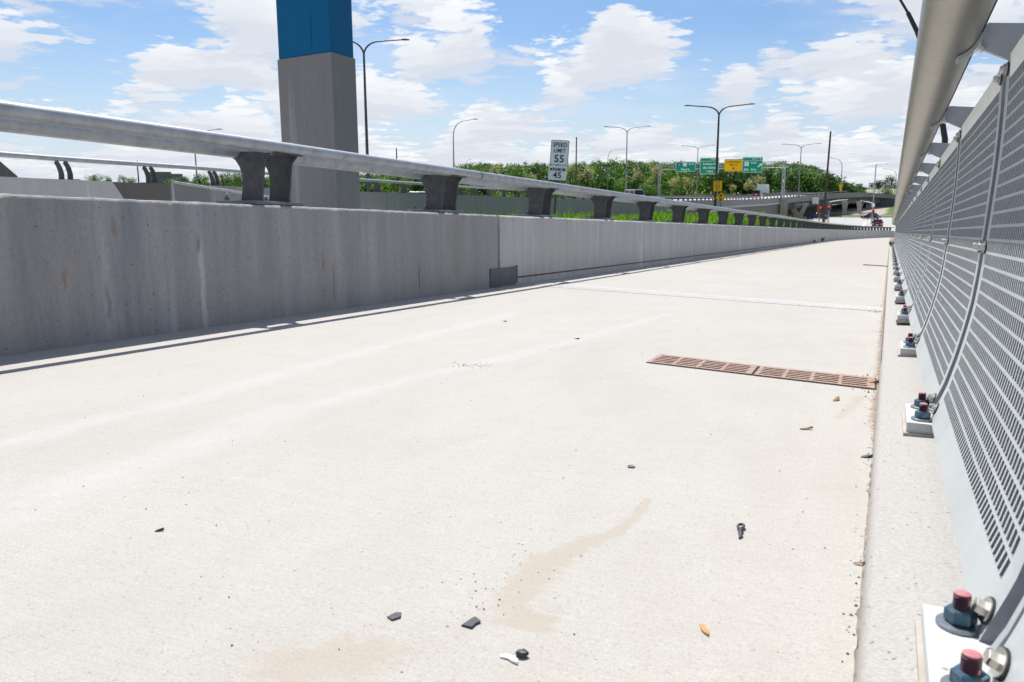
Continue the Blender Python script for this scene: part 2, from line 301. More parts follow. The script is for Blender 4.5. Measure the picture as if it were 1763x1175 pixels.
M = dict(
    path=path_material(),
    barrier=concrete_wall('barrier_concrete', (0.215, 0.218, 0.225), (0.43, 0.425, 0.42), warm=(0.32, 0.305, 0.28), east=(0.39, 0.372, 0.345), marks=[
        (4.23, -.10, .50, .030, (.62, .62, .62), .55), (4.215, .44, .53, .022, (.12, .10, .085), .7), (5.565, .27, .40, .016, (.30, .16, .05), .85), (5.555, .06, .12, .014, (.26, .15, .07), .7),
        (5.735, -.02, .26, .022, (.40, .32, .22), .6), (5.70, .0, .30, .02, (.17, .155, .14), .5), (7.10, .02, .25, .012, (.08, .075, .07), .8), (7.0, .02, .05, .02, (.25, .13, .07), .7), (3.47, .05, .26, .02, (.15, .13, .12), .45), (6.3, .0, .7, .10, (.46, .45, .43), .35), (7.9, .1, .75, .14, (.27, .25, .225), .4), (4.9, .2, .75, .12, (.24, .235, .23), .4)]),
    barrier2=concrete_wall('pale_barrier_concrete', (0.43, 0.425, 0.405), (0.66, 0.655, 0.625), warm=(0.54, 0.515, 0.47)),
    wallfar=concrete_wall('grey_green_concrete', (0.225, 0.235, 0.228), (0.275, 0.285, 0.275), warm=(0.25, 0.25, 0.24)),
    wallmid=concrete_wall('plain_grey_concrete', (0.175, 0.172, 0.165), (0.215, 0.21, 0.205), warm=(0.20, 0.19, 0.175)),
    pale=concrete_wall('pale_rubbed_concrete', (0.43, 0.43, 0.43), (0.52, 0.52, 0.51), warm=(0.46, 0.455, 0.44)),
    darkwall=concrete_wall('dark_concrete', (0.085, 0.08, 0.075), (0.12, 0.112, 0.10), warm=(0.11, 0.10, 0.09)),  # darkest of the concrete wall tones
    pylon=concrete_wall('pylon_concrete', (0.195, 0.192, 0.195), (0.245, 0.242, 0.245), warm=(0.225, 0.215, 0.205)),
    viaduct=concrete_wall('viaduct_concrete', (0.13, 0.13, 0.125), (0.20, 0.198, 0.19), warm=(0.17, 0.16, 0.145)),
    parapet=concrete_wall('parapet_concrete', (0.22, 0.22, 0.215), (0.30, 0.298, 0.29), warm=(0.26, 0.25, 0.235)),
    tan=concrete_wall('tan_concrete', (0.36, 0.29, 0.22), (0.45, 0.38, 0.30)),
    kerb=pmat('kerb_concrete', (0.435, 0.42, 0.392), (0.29, 0.278, 0.258), 150, 0.92, 0, 0.25, 190, (0.9, 1.1, 1), speck=((0.17, 0.155, 0.135), 75, 0.685), detail=6, contrast=(0.36, 0.80)),
    groove=pmat('joint_sealant', (0.09, 0.078, 0.065), (0.16, 0.13, 0.10), 20, 0.95),
    sealant=pmat('dusty_sealant', (0.13, 0.115, 0.09), (0.34, 0.30, 0.25), 22, 0.95, detail=6),
    rustline=pmat('joint_filler', (0.13, 0.085, 0.055), (0.20, 0.15, 0.11), 15, 0.95),
    galv=pmat('galvanised_steel', (0.43, 0.45, 0.47), (0.30, 0.32, 0.335), 9, 0.55, 0.6, 0.05, 120, rvar=0.12, speck=((0.25, 0.16, 0.09), 16, 0.755), detail=8),
    post=pmat('weathered_post_steel', (0.06, 0.062, 0.067), (0.115, 0.112, 0.112), 11, 0.6, 0.55, 0.1, 60, rvar=0.1, detail=8),
    plate=pmat('dull_plate_steel', (0.12, 0.14, 0.16), (0.19, 0.21, 0.23), 10, 0.55, 0.6),
    armour=pmat('blue_grey_steel', (0.085, 0.10, 0.12), (0.13, 0.15, 0.165), 6, 0.6, 0.3, 0.1, 40),
    panel=pmat('grey_panel_paint', (0.475, 0.50, 0.495), (0.41, 0.435, 0.435), 9, 0.5, 0.0, 0.02, 200, (1, 1, .25), detail=8),
    slotshade=pmat('shaded_slot_wall', (0.27, 0.292, 0.32), (0.20, 0.22, 0.25), 30, 0.6, 0.0, speck=((0.20, 0.14, 0.09), 40, 0.72)),  # slot walls and rims coloured darker than panel paint, standing in for shade
    postp=pmat('railing_post_paint', (0.40, 0.425, 0.435), (0.34, 0.365, 0.375), 6, 0.5, 0.0, 0.02, 100),
    tube=pmat('brushed_handrail', (0.355, 0.335, 0.285), (0.31, 0.295, 0.25), 3, 0.40, 0.9, 0.06, 40, (1, 12, 12), rvar=0.06),
    base=pmat('white_base_plate', (0.53, 0.545, 0.54), (0.40, 0.40, 0.375), 16, 0.6, 0.0, speck=((0.30, 0.24, 0.17), 60, 0.70), detail=8, contrast=(0.45, 0.85)),
    grout=pmat('grout', (0.44, 0.415, 0.36), (0.36, 0.33, 0.28), 20, 0.95),
    nut=pmat('blue_dyed_nut', (0.045, 0.11, 0.165), (0.16, 0.19, 0.21), 70, 0.5, 0.4, contrast=(0.45, 0.75)),
    washer=pmat('washer_steel', (0.30, 0.34, 0.38), (0.22, 0.25, 0.28), 40, 0.45, 0.8),
    rod=pmat('dark_thread', (0.065, 0.05, 0.075), (0.20, 0.09, 0.11), 60, 0.4, 0.6),
    redtip=pmat('red_paint', (0.56, 0.20, 0.22), (0.38, 0.14, 0.16), 140, 0.7),
    stainless=pmat('stainless_bolt', (0.60, 0.58, 0.54), (0.48, 0.46, 0.42), 60, 0.3, 1.0),
    rubber=pmat('black_gasket', (0.02, 0.02, 0.022), None, 5, 0.7),
    rust=pmat('rusted_iron', (0.42, 0.295, 0.24), (0.29, 0.18, 0.135), 14, 0.9, 0.0, 0.3, 120, speck=((0.44, 0.36, 0.29), 45, 0.60), detail=9),
    drain=pmat('drain_dark', (0.035, 0.03, 0.028), None, 5, 0.9),
    zinc=pmat('zinc_plate', (0.50, 0.49, 0.475), (0.40, 0.385, 0.36), 12, 0.85, 0.0, detail=8),
    blue=pmat('blue_painted_steel', (0.0, 0.105, 0.245), (0.0, 0.115, 0.265), 3, 0.6, 0.0, spec=0.12),
    blueseam=pmat('blue_seam', (0.0, 0.075, 0.175), None, 3, 0.6, spec=0.1),
    lamp=pmat('dark_lamp_steel', (0.035, 0.04, 0.045), (0.05, 0.055, 0.06), 3, 0.45, 0.4),
    lampgrey=pmat('grey_lamp_steel', (0.16, 0.19, 0.22), (0.20, 0.23, 0.26), 3, 0.45, 0.4),
    wood=pmat('dark_brown_pole', (0.055, 0.033, 0.025), (0.08, 0.05, 0.036), 5, 0.8),
    white=pmat('sign_white', (0.80, 0.84, 0.92), (0.76, 0.80, 0.88), 3, 0.5),
    black=pmat('sign_black', (0.03, 0.035, 0.045), None, 3, 0.5),
    green=pmat('sign_green', (0.0, 0.32, 0.18), (0.0, 0.30, 0.17), 3, 0.6, spec=0.2),
    yellow=pmat('sign_yellow', (0.95, 0.50, 0.005), (0.92, 0.48, 0.005), 3, 0.6, spec=0.2),
    signwhite=pmat('sign_legend_white', (0.80, 0.83, 0.83), None, 3, 0.5),
    signblue=pmat('shield_blue', (0.02, 0.07, 0.30), None, 3, 0.5),
    signred=pmat('shield_red', (0.55, 0.03, 0.03), None, 3, 0.5),
    ambergl=pmat('symbol_amber', (0.9, 0.55, 0.02), None, 3, 0.5), greengl=pmat('symbol_green', (0.01, 0.35, 0.12), None, 3, 0.5),
    back=pmat('aluminium_back', (0.35, 0.36, 0.37), None, 3, 0.5, 0.5),
    timber=pmat('sign_post_timber', (0.14, 0.10, 0.05), (0.10, 0.07, 0.035), 8, 0.8),
    road=pmat('pale_road_concrete', (0.50, 0.48, 0.45), (0.43, 0.41, 0.385), 0.3, 0.9, detail=8),
    asphalt=pmat('street_concrete', (0.44, 0.43, 0.41), (0.37, 0.36, 0.34), 0.2, 0.9, detail=8),
    paint=pmat('lane_paint', (0.78, 0.78, 0.76), None, 3, 0.7),
    girder=pmat('dark_girder_paint', (0.042, 0.052, 0.062), (0.055, 0.066, 0.075), 0.4, 0.55),
    soil=pmat('dry_soil', (0.33, 0.25, 0.16), (0.24, 0.17, 0.10), 0.2, 0.95, detail=8),
    orange=pmat('barrel_orange', (0.75, 0.12, 0.02), None, 3, 0.5),
    tyre=pmat('tyre', (0.02, 0.02, 0.02), None, 3, 0.8), glass=pmat('car_glass', (0.015, 0.02, 0.025), None, 3, 0.08),
    chrome=pmat('wheel_alloy', (0.5, 0.5, 0.5), None, 3, 0.3, 0.9),
    tail=emat('tail_light', (0.9, 0.02, 0.02), 0.6), head=pmat('headlight', (0.7, 0.72, 0.75), None, 3, 0.1),
    sigred=emat('signal_red', (1.0, 0.015, 0.03), 1.4), sigoff=pmat('signal_lens_off', (0.04, 0.04, 0.03), None, 3, 0.3),
    sigyel=pmat('signal_housing', (0.50, 0.24, 0.02), None, 3, 0.5),
    cable=pmat('black_pole', (0.015, 0.015, 0.018), None, 3, 0.45),
    brick=pmat('grey_building', (0.12, 0.13, 0.15), (0.15, 0.16, 0.18), 0.3, 0.8), whiteb=pmat('white_building', (0.86, 0.86, 0.86), (0.82, 0.82, 0.83), 0.4, 0.8),
    roof=pmat('brown_roof', (0.07, 0.045, 0.04), (0.10, 0.06, 0.055), 1, 0.8),
    bark=pmat('bark', (0.07, 0.055, 0.04), (0.10, 0.08, 0.06), 5, 0.9),
    chip=pmat('black_plastic_chip', (0.028, 0.034, 0.048), (0.05, 0.056, 0.07), 90, 0.55), wchip=pmat('white_plastic_chip', (0.75, 0.75, 0.77), None, 9, 0.5),
    wchip2=pmat('tan_wood_chip', (0.55, 0.32, 0.11), (0.42, 0.22, 0.07), 60, 0.8), leaf=pmat('dry_leaf', (0.30, 0.19, 0.09), (0.20, 0.12, 0.05), 60, 0.9),
)
def leafmat(name, c, c2, tr=0.35):
    mt = pmat(name, c, c2, 0.7, 0.6, detail=3); b = mt.node_tree.nodes['Principled BSDF']
    b.inputs['Transmission Weight'].default_value = 0.0
    nt = mt.node_tree; t = nt.nodes.new('ShaderNodeBsdfTranslucent'); t.inputs[0].default_value = (c[0] * 1.8, c[1] * 1.9, c[2] * 0.9, 1)
    ms = nt.nodes.new('ShaderNodeMixShader'); ms.inputs[0].default_value = tr; out = nt.nodes['Material Output']
    nt.links.new(b.outputs[0], ms.inputs[1]); nt.links.new(t.outputs[0], ms.inputs[2]); nt.links.new(ms.outputs[0], out.inputs[0]); return mt
M.update(
    fol1=leafmat('foliage_mid', (0.055, 0.13, 0.016), (0.036, 0.09, 0.014)), fol2=leafmat('foliage_dark', (0.020, 0.055, 0.014), (0.014, 0.040, 0.012), 0.25),
    fol3=leafmat('foliage_light', (0.11, 0.20, 0.022), (0.08, 0.155, 0.02)), bloom=leafmat('cream_blossom', (0.42, 0.38, 0.24), (0.30, 0.29, 0.15), 0.3),
    gr1=leafmat('grass_bright', (0.12, 0.25, 0.012), (0.08, 0.18, 0.012), 0.45), gr2=leafmat('grass_dark', (0.05, 0.12, 0.012), (0.035, 0.09, 0.01), 0.4),
    yflower=pmat('yellow_flower', (0.75, 0.62, 0.02), None, 3, 0.7))

# ------------------------------------------------------------------ the path's own line
CYC, CIR, CK = 55.2, 0.00203, 2e-5
def P(x, y, dz=0.0):
    u = max(0.0, y - CYC); return Vector((x + u * u * CIR / 2, y, G * y + CK * u * u + CS * x + dz))
def heading(y): return -math.atan(max(0.0, y - CYC) * CIR)
def sstep(a, b, x): t = max(0, min(1, (x - a) / (b - a))); return t * t * (3 - 2 * t)
def gnd(x, y):  # verge level left of the barrier
    u = max(0.0, y - 55.2); d = (-4.75 + u * u * .00203 / 2) - x
    return min(0.0, 0.25 - .04974 * y + .17 * d + .10 * max(0, 25 - y) - min(0, .0)) if 0.25 - .04974 * y + .17 * d + .10 * max(0, 25 - y) < -0.34 - 0.0245 * (y - 9.5) else -0.34 - 0.0245 * (y - 9.5) - 0.012 * (-4.7 - x) - 0.11 * max(0.0, y - 78) - 0.05 * max(0.0, (x + 12)) * sstep(40, 70, y)
def seglist(a, b, fine=2.5, coarse=3.0): return list(np.linspace(a, b, max(2, int((b - a) / coarse) + 2)))

def build_path():
    xs = np.concatenate([np.linspace(-4.30, -3.0, 40), np.linspace(-2.98, 0.0, 187)])
    ys = np.concatenate([np.linspace(0.2, 4.6, 260), np.linspace(4.65, 10, 90), np.linspace(10.2, 55, 70), np.linspace(56, 128, 60)])
    X, Y = np.meshgrid(xs, ys); U = np.maximum(Y - CYC, 0)
    V = np.stack([X + U * U * CIR / 2, Y, G * Y + CK * U * U + CS * X], -1).reshape(-1, 3)
    nx, ny = len(xs), len(ys); I = np.arange(nx * ny).reshape(ny, nx)
    Fq = np.stack([I[:-1, :-1], I[:-1, 1:], I[1:, 1:], I[1:, :-1]], -1).reshape(-1, 4)
    # behind the camera the slab goes on as one strip
    V = np.vstack([V, [[-4.3, -6, 0.3 - 4.3 * CS], [0, -6, 0.3]]]); k = nx * ny
    me = bpy.data.meshes.new('path'); me.from_pydata(V.tolist(), [], Fq.tolist() + [[k, k + 1, int(I[0, -1]), *[int(q) for q in I[0, -2::-1]]]])
    x, y = V[:, 0], V[:, 1]
    def seg(pts, w):   # 1 on the poly-line, falling to 0 at the local half width
        best = np.zeros(len(V))
        for (a, b), w0, w1 in zip(zip(pts[:-1], pts[1:]), w[:-1], w[1:]):
            a = np.array(a); b = np.array(b); d = b - a; t = np.clip(((x - a[0]) * d[0] + (y - a[1]) * d[1]) / (d @ d), 0, 1)
            dist = np.hypot(x - a[0] - t * d[0], y - a[1] - t * d[1]); best = np.maximum(best, 1 - dist / (2 * (w0 + (w1 - w0) * t)))
        return np.clip(best, 0, 1)
    stain = seg([(-.500, 1.90), (-.490, 1.76), (-.502, 1.64), (-.552, 1.54), (-.580, 1.43), (-.572, 1.32), (-.572, 1.24), (-.53, 1.19), (-.486, 1.20), (-.463, 1.215)], [.010, .014, .018, .030, .040, .035, .026, .030, .016, .006])
    stain = np.maximum(stain, seg([(-.79, .90), (-.70, .97)], [.05, .06])); stain = np.maximum(stain, seg([(-.545, 1.17), (-.475, 1.165)], [.024, .012]))
    stain = np.maximum(stain, seg([(-.12, 3.05), (-.06, 3.5)], [.02, .03]) * .8)
    streak = np.maximum(seg([(-2.48, .5), (-2.474, 2.3), (-2.63, 3.9), (-2.75, 6)], [.06] * 4), seg([(-1.80, .4), (-1.90, 1.5), (-1.99, 2.4), (-1.92, 3.1), (-1.72, 4.5), (-1.6, 6.5)], [.08, .085, .08, .07, .05, .03]))
    streak = np.maximum(streak, 0.7 * seg([(-1.62, 1.62), (-1.15, 1.55)], [.012, .006]))
    streak = np.maximum(streak, 0.6 * seg([(-1.9, 6.1), (-1.4, 6.0)], [.03, .03]))
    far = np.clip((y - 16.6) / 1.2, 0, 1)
    dirt = np.clip(1 - (0 - x) / 0.075, 0, 1) * np.clip((y - 1.0) / 3, 0, .72)
    for (dx, dy, r, k) in ((-.05, 3.84, .13, .95), (-.02, 7.75, .22, .9), (-.12, 7.74, .25, .7), (-.03, 6.6, .12, .7), (-.55, 1.41, .03, .45), (-.03, 1.68, .05, .35)):
        dirt = np.maximum(dirt, k * np.clip(1 - np.hypot((x - dx), (y - dy) * 0.8) / r, 0, 1))
    dirt[-2:] = 0; stain[-2:] = 0
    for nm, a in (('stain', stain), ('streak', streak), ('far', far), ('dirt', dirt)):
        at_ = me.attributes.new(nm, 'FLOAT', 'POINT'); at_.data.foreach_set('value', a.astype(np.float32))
    me.materials.append(M['path']); me.polygons.foreach_set('use_smooth', [True] * len(me.polygons))
    o = bpy.data.objects.new('path', me); COL.objects.link(o); tag(o, kind='structure')
build_path()

def extrude(name, prof, ys, mat, parent=None, jitter=0.0, jset=(), smooth=None, cap=True, closed=True):
    mb = MB(); secs = []
    for y in ys:
        s = []
        for k, (x, z) in enumerate(prof):
            j = random.gauss(0, jitter) if k in jset else 0
            s.append(P(x + (j if k in jset else 0), y, z + (random.gauss(0, jitter) if k in jset else 0)))
        secs.append(s)
    mb.sweep(secs, closed=closed, cap=cap); return mb.build(name, mat, parent, smooth)

# kerb: two casts with a joint between, top rounded towards the path
def kprof(h): return [(0.003, -0.25), (0.003, 0.006), (0.005, h * .55), (0.011, h * .88), (0.022, h), (0.10, h + .003), (0.40, h + .006), (0.40, -0.25)]
o = extrude('kerb', kprof(.063), list(np.linspace(-3, 4.27, 160)), M['kerb'], jitter=.0005, jset=(2, 3), smooth=60); tag(o, kind='structure')
o = extrude('kerb', [(x + .004 if z > 0 else x, z) for x, z in kprof(.036)], list(np.linspace(4.325, 55, 120)) + list(np.linspace(56, 120, 50)), M['kerb'], jitter=.0010, jset=(2, 3, 4), smooth=60); tag(o, kind='structure')
o = extrude('kerb_joint_sealant', [(0.006, -.1), (0.006, .01), (0.04, .035), (.39, .04), (.39, -.1)], [4.265, 4.335], M['groove']); tag(o, kind='structure', label=None)
o = extrude('kerb_edge_sealant', [(-.002, -.03), (-.002, .0012), (0.001, .002), (0.004, .003), (0.004, -.03)], list(np.linspace(-1, 12, 500)) + list(np.linspace(12.3, 55, 100)), M['sealant'], jitter=.0016, jset=(1,)); tag(o, kind='structure')

# ------------------------------------------------------------------ concrete path barrier (cast bays)
XF, XB = -4.27, -4.73
def bay(label, y0, y1, foot):
    t = thing('concrete_barrier', label, 'barrier', group='cast bays of the path barrier')
    n = max(6, int((y1 - y0) / 0.028)) if y1 < 12 else max(4, int((y1 - y0) / (0.25 if y1 < 40 else 1.5)))
    ys = list(np.linspace(y0, y1, n + 1)); z0 = 0.10 if foot else -0.15; mt = M['barrier2'] if y0 > 8 else M['barrier']
    prof = [(XF, z0), (XF, HB - .012), (XF - .010, HB + .004), (XF - .022, HB + .012), (XB + .02, HB + .022), (XB, HB), (XB, -.6), (XB + .1, -.6), (XB + .1, z0)]
    extrude('wall', prof, ys, mt, t, jitter=.0016, jset=(2, 3), smooth=35)
    if foot:
        extrude('plinth', [(XF + .004, -.15), (XF + .004, .078), (XF - .02, .080), (XF - .02, -.15)], ys, mt, t)
        extrude('joint_filler', [(XF - .012, .07), (XF - .012, .105), (XF - .03, .105), (XF - .03, .07)], ys, M['rustline'], t)
    return t
bay('long near bay of grey concrete barrier before the steel joint plate', -5, 8.93, False)
bj = [8.985, 19.91, 28.03, 36.2, 45, 54, 63, 72, 81, 90, 99, 108, 124]
bl = ['concrete barrier bay just past the steel joint plate, with a brown line along its foot', 'second concrete barrier bay past the joint plate, under the grass verge', 'third concrete barrier bay past the joint plate, beside the dark floor slot',
      'fourth concrete barrier bay past the joint plate, level with the yellow diamond sign'] + ['far bay of the concrete barrier where the path bends right'] * 8
for k in range(12): bay(bl[k], bj[k] + .012, bj[k + 1] - .012, k < 5)
def barrier_strip(name, y0, y1):   # joint backing
    return extrude(name, [(XF - .05, -.1), (XF - .05, HB - .02), (XB + .04, HB - .02), (XB + .04, -.1)], [y0, y1], M['groove'])
o = barrier_strip('barrier_joint_filler', 8.92, 8.995); tag(o, 'dark open joint between two bays of the concrete barrier above the steel plate', 'joint filler')
mb = MB(); mb.sweep([[P(XF + .014, y, z) for y, z in ((8.70, .008), (9.43, .008), (9.43, .232), (8.70, .228))], [P(XF - .006, y, z) for y, z in ((8.70, .008), (9.43, .008), (9.43, .232), (8.70, .228))]])
o = mb.build('joint_cover_plate', M['armour'], bevel=.003); tag(o, 'blue grey steel cover plate at the foot of the barrier joint', 'cover plate')
mb = MB(); mb.sweep([[P(XF + .008, y, z) for y, z in ((9.435, .02), (9.50, .02), (9.50, .245), (9.435, .245))], [P(XF - .01, y, z) for y, z in ((9.435, .02), (9.50, .02), (9.50, .245), (9.435, .245))]])
o = mb.build('joint_filler', M['rustline']); tag(o, 'brown strip of joint filler beside the blue grey cover plate', 'joint filler')

# ------------------------------------------------------------------ barrier-top railing
def barrier_railing():
    t = thing('barrier_railing', 'galvanised two tube railing on curved dark posts along the top of the path barrier', 'railing')
    yy = list(np.linspace(-4.5, 55, 60)) + list(np.linspace(57, 123, 34))
    MB().tube([P(-4.248, y, 1.292) for y in yy], .0450, 20).build('upper_rail', M['galv'], t, smooth=40)
    mb = MB()     # oval lower rail on the road side
    mb.sweep([[P(-4.60 + .050 * math.cos(a), y, 1.272 + .052 * math.sin(a)) for a in [2 * math.pi * k / 18 for k in range(18)]] for y in yy]); mb.build('lower_rail', M['galv'], t, smooth=50)
    for y in (8.41, 19.6, 30.8, 42): MB().tube([P(-4.248, y - .012, 1.292), P(-4.248, y + .012, 1.292)], .0466, 20).build('splice_ring', M['groove'], t, smooth=40)
    front = [(-4.352, .03), (-4.347, .10), (-4.337, .18), (-4.330, .26), (-4.318, .33), (-4.265, .385)]
    rear = [(-4.552, .03), (-4.540, .10), (-4.534, .17), (-4.540, .23), (-4.560, .285), (-4.60, .335), (-4.645, .36), (-4.645, .40), (-4.40, .40)]
    poly = front + list(reversed(rear))
    mb = MB()
    for dy in (-.16, .15):
        mb.prism([(x + 4.45, z) for x, z in poly], 'y', dy - .011, dy + .011)
    mb.prism([(.10, .383), (.235, .383), (.235, .388), (.10, .388)], 'y', -.17, .16)
    me_post = mb; bp = MB().box((-.06, 0, .0165), (.40, .54, .028))
    nuts = [MB().lathe([(.022, .032), (.022, .055), (.010, .055), (.010, .075), (0.002, .077)], 6, 0, Matrix.Translation((-.20, y, 0))) for y in (-.22, 0.0, .22)]
    hd = [MB().lathe([(.007, 0), (.007, .006), (.003, .008)], 8, 0, Matrix.Translation((.202, dy, .470))) for dy in (-.06, .06)]
    y0 = 5.13; proto = None
    for k in range(-2, 43):
        y = y0 + 2.755 * k if k < 3 else y0 + 2.755 * k
        if y > 121: break
        if proto is None:
            p = me_post.build('post', M['post'], t, bevel=.003)
            a = bp.build('base_plate', M['plate'], p, bevel=.003); b = [q.build('anchor_nut', M['plate'], p) for q in nuts]; c = [q.build('rail_bolt', M['plate'], p) for q in hd]; proto = p
        else: p = copy_tree(proto, t)
        q = P(-4.45, y, HB + .018); p.location = q; p.rotation_euler = (math.atan(G), 0, heading(y))
barrier_railing()

# ------------------------------------------------------------------ right-hand path railing
PC = [-0.50, 1.202, 2.80, 4.50, 6.24, 8.0, 9.78] + [9.78 + 1.76 * k for k in range(1, 40)]
PROF = [(.150, .105), (.168, .150), (.187, .205), (.207, .285), (.224, .37), (.237, .45), (.2445, .53), (.2505, .61), (.256, .70), (.260, .78), (.2635, .86), (.265, .94), (.265, 1.02), (.2635, 1.09), (.262, 1.145)]
def prof_pt(s):   # s: arc length fraction 0..1 along the panel profile
    d = [0]
    for a, b in zip(PROF[:-1], PROF[1:]): d.append(d[-1] + math.hypot(b[0] - a[0], b[1] - a[1]))
    t = s * d[-1]; k = max(i for i in range(len(d) - 1) if d[i] <= t + 1e-9); f = (t - d[k]) / (d[k + 1] - d[k])
    a, b = PROF[k], PROF[k + 1]; tx, tz = b[0] - a[0], b[1] - a[1]; l = math.hypot(tx, tz)
    return a[0] + tx * f, a[1] + tz * f, -tz / l, tx / l      # point and the normal towards the path
def panel_mesh():
    Lp, nrow, ncol = 1.0, 25, 48
    us = [0.0]; uf = []
    w = .84 / ncol                # unit-length panel, margins scaled with it
    u = .08 * .5
    m0 = .066; w = (1 - 2 * m0) / ncol
    us = [.028, m0]; uf = [True]
    for k in range(ncol):
        us += [m0 + w * k + w * .66, m0 + w * (k + 1)]; uf += [False, True]
    us[-1] = m0 + w * ncol; us.append(.972); 
    uf.append(True)
    # us now: margin, (slot, web) ..., margin
    vs = [0.0, .072]; vf = [True]; wr = (1 - .072 - .058) / nrow
    for k in range(nrow): vs += [.072 + wr * k + wr * .80, .072 + wr * (k + 1)]; vf += [False, True]
    vs.append(1.0); vf.append(True)
    nu, nv = len(us), len(vs); T = .032
    V = []
    for side in (0, 1):
        for v in vs:
            x, z, nx, nz = prof_pt(v)
            for q in us: V.append((x - nx * T * side, q, z - nz * T * side))
    def idx(s, j, i): return s * nu * nv + j * nu + i
    Fs = []; Fr = []; solid = lambda j, i: 0 <= j < nv - 1 and 0 <= i < nu - 1 and (uf[i] or vf[j])
    for j in range(nv - 1):
        for i in range(nu - 1):
            if not solid(j, i): continue
            Fs.append((idx(0, j, i), idx(0, j + 1, i), idx(0, j + 1, i + 1), idx(0, j, i + 1)))
            Fs.append((idx(1, j, i), idx(1, j, i + 1), idx(1, j + 1, i + 1), idx(1, j + 1, i)))
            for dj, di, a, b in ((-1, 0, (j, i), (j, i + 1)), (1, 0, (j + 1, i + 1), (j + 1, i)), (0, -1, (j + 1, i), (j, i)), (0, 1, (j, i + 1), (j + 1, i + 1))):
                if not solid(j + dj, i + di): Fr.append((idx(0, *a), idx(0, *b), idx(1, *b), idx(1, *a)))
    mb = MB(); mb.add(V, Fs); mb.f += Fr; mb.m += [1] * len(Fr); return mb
def hexbolt(mb, p, n, r=.013, mats=(0, 1, 2)):
    q = Vector((0, 0, 1)).rotation_difference(Vector(n).normalized()).to_matrix().to_4x4(); T = Matrix.Translation(p) @ q
    mb.lathe([(r * 1.75, 0), (r * 1.75, .0035)], 16, mats[1], T)
    mb.lathe([(r * 1.6, .0036), (r * 1.6, .006)], 16, mats[0], T)
    mb.lathe([(r, .0062), (r, .017), (r * .85, .0195)], 6, mats[0], T)
def path_railing():
    t = thing('path_railing', 'grey curved railing of slotted metal panels with a fat brushed handrail on the right', 'railing')
    ys = [-2.0] + list(np.linspace(-1, 55, 113)) + list(np.linspace(56, 78, 23))
    MB().tube([P(.111, y, 1.235) for y in ys], .081, 40).build('handrail', M['tube'], t, smooth=50)
    for y in [12.6, 18.7, 24.9, 31, 37, 43]: MB().tube([P(.111, y - .006, 1.235), P(.111, y + .006, 1.235)], .0822, 40).build('splice_ring', M['groove'], t, smooth=40)
    st = MB()
    def edge(a, r): return (.111 + r * math.cos(R(a)), 1.235 + r * math.sin(R(a)))
    prof = [edge(-13, .080), edge(-13, .0865), edge(2, .0865), edge(2, .080)]
    st.sweep([[P(x, y, z) for x, z in prof] for y in ys]); st.build('dark_strip', M['rubber'], t)  # thin black strip along the outer side of the handrail
    lp = MB(); prof = [edge(2.5, .0795), edge(2.5, .0885), edge(9, .0885), edge(9, .0795)]
    lp.sweep([[P(x, y, z) for x, z in prof] for y in ys]); lp.build('strip_lip', M['tube'], t)
    # post, local frame: y = 0 at the post, x and z as in the profile
    inner = [(x + .007, z) for x, z in PROF if z > .14]
    poly = [(.155, .108)] + inner + [(.182, 1.186), (.208, 1.250), (.345, 1.238), (.355, 1.12), (.335, .60), (.315, .35), (.29, .108)]
    PO = -.055; post = MB().prism(poly, 'y', PO - .011, PO + .011)
    sad = MB(); a0, a1 = R(-72), R(16); arc = [a0 + (a1 - a0) * k / 10 for k in range(11)]
    out = [(.111 + .0825 * math.cos(a), 1.235 + .0825 * math.sin(a)) for a in arc]
    out.append((.111 + .0925, 1.235 + .052)); inn = [(.111 + .103, 1.235 + .050)] + [(.111 + .0925 * math.cos(a), 1.235 + .0925 * math.sin(a)) for a in reversed(arc)]
    sad.prism(out + inn, 'y', PO - .040, PO + .040)
    sb = MB(); hexbolt(sb, (.111 + .091 * math.cos(R(-34)), PO - .022, 1.235 + .091 * math.sin(R(-34))), (math.cos(R(-34)), 0, math.sin(R(-34))), .010, (0, 0, 0))
    plate = MB().box((.235, -.063, .0915), (.30, .295, .030)); gp = MB().box((.235, -.063, .067), (.315, .315, .019))
    def anchor(x, y):
        bolt = MB()
        T = Matrix.Translation((x, y, .1075))
        bolt.lathe([(.031, 0), (.031, .0045), (.030, .0055)], 28, 1, T)
        bolt.lathe([(.0185, .0058), (.0215, .0085), (.0215, .0235), (.0185, .0265)], 6, 0, T)
        pr = []
        for k in range(9): pr += [(.0118, .0267 + k * .0022), (.0104, .0278 + k * .0022)]
        bolt.lathe(pr + [(.0112, .0466)], 18, 2, T); bolt.lathe([(.0108, .0468), (.0108, .0486), (.008, .0502), (.001, .0504)], 18, 3, T); return bolt
    bolts = [anchor(.130, .027), anchor(.127, -.158)]
    pp = None
    for k, yc in enumerate(PC):
        if yc > 77: break
        if pp is None:
            p = post.build('post', M['postp'], t, bevel=.002)
            sad.build('saddle_plate', M['postp'], p, smooth=35); sb.build('saddle_bolt', M['stainless'], p)
            plate.build('base_plate', M['base'], p, bevel=.002); gp.build('grout_pad', M['grout'], p)
            for q in bolts: q.build('anchor_bolt', [M['nut'], M['washer'], M['rod'], M['redtip']], p, smooth=30)
            pp = p
        else: p = copy_tree(pp, t)
        p.location = P(0, yc, 0); p.rotation_euler = (math.atan(G), 0, heading(yc))
    pan = None
    pm = panel_mesh()
    fbs = []
    for f in (.035, .50, .965):
        x, z, nx, nz = prof_pt(f)
        for u in (.047, .953): b = MB(); hexbolt(b, (x + nx * .001, u, z + nz * .001), (nx, 0, nz), .0105); fbs.append(b)
    far = None
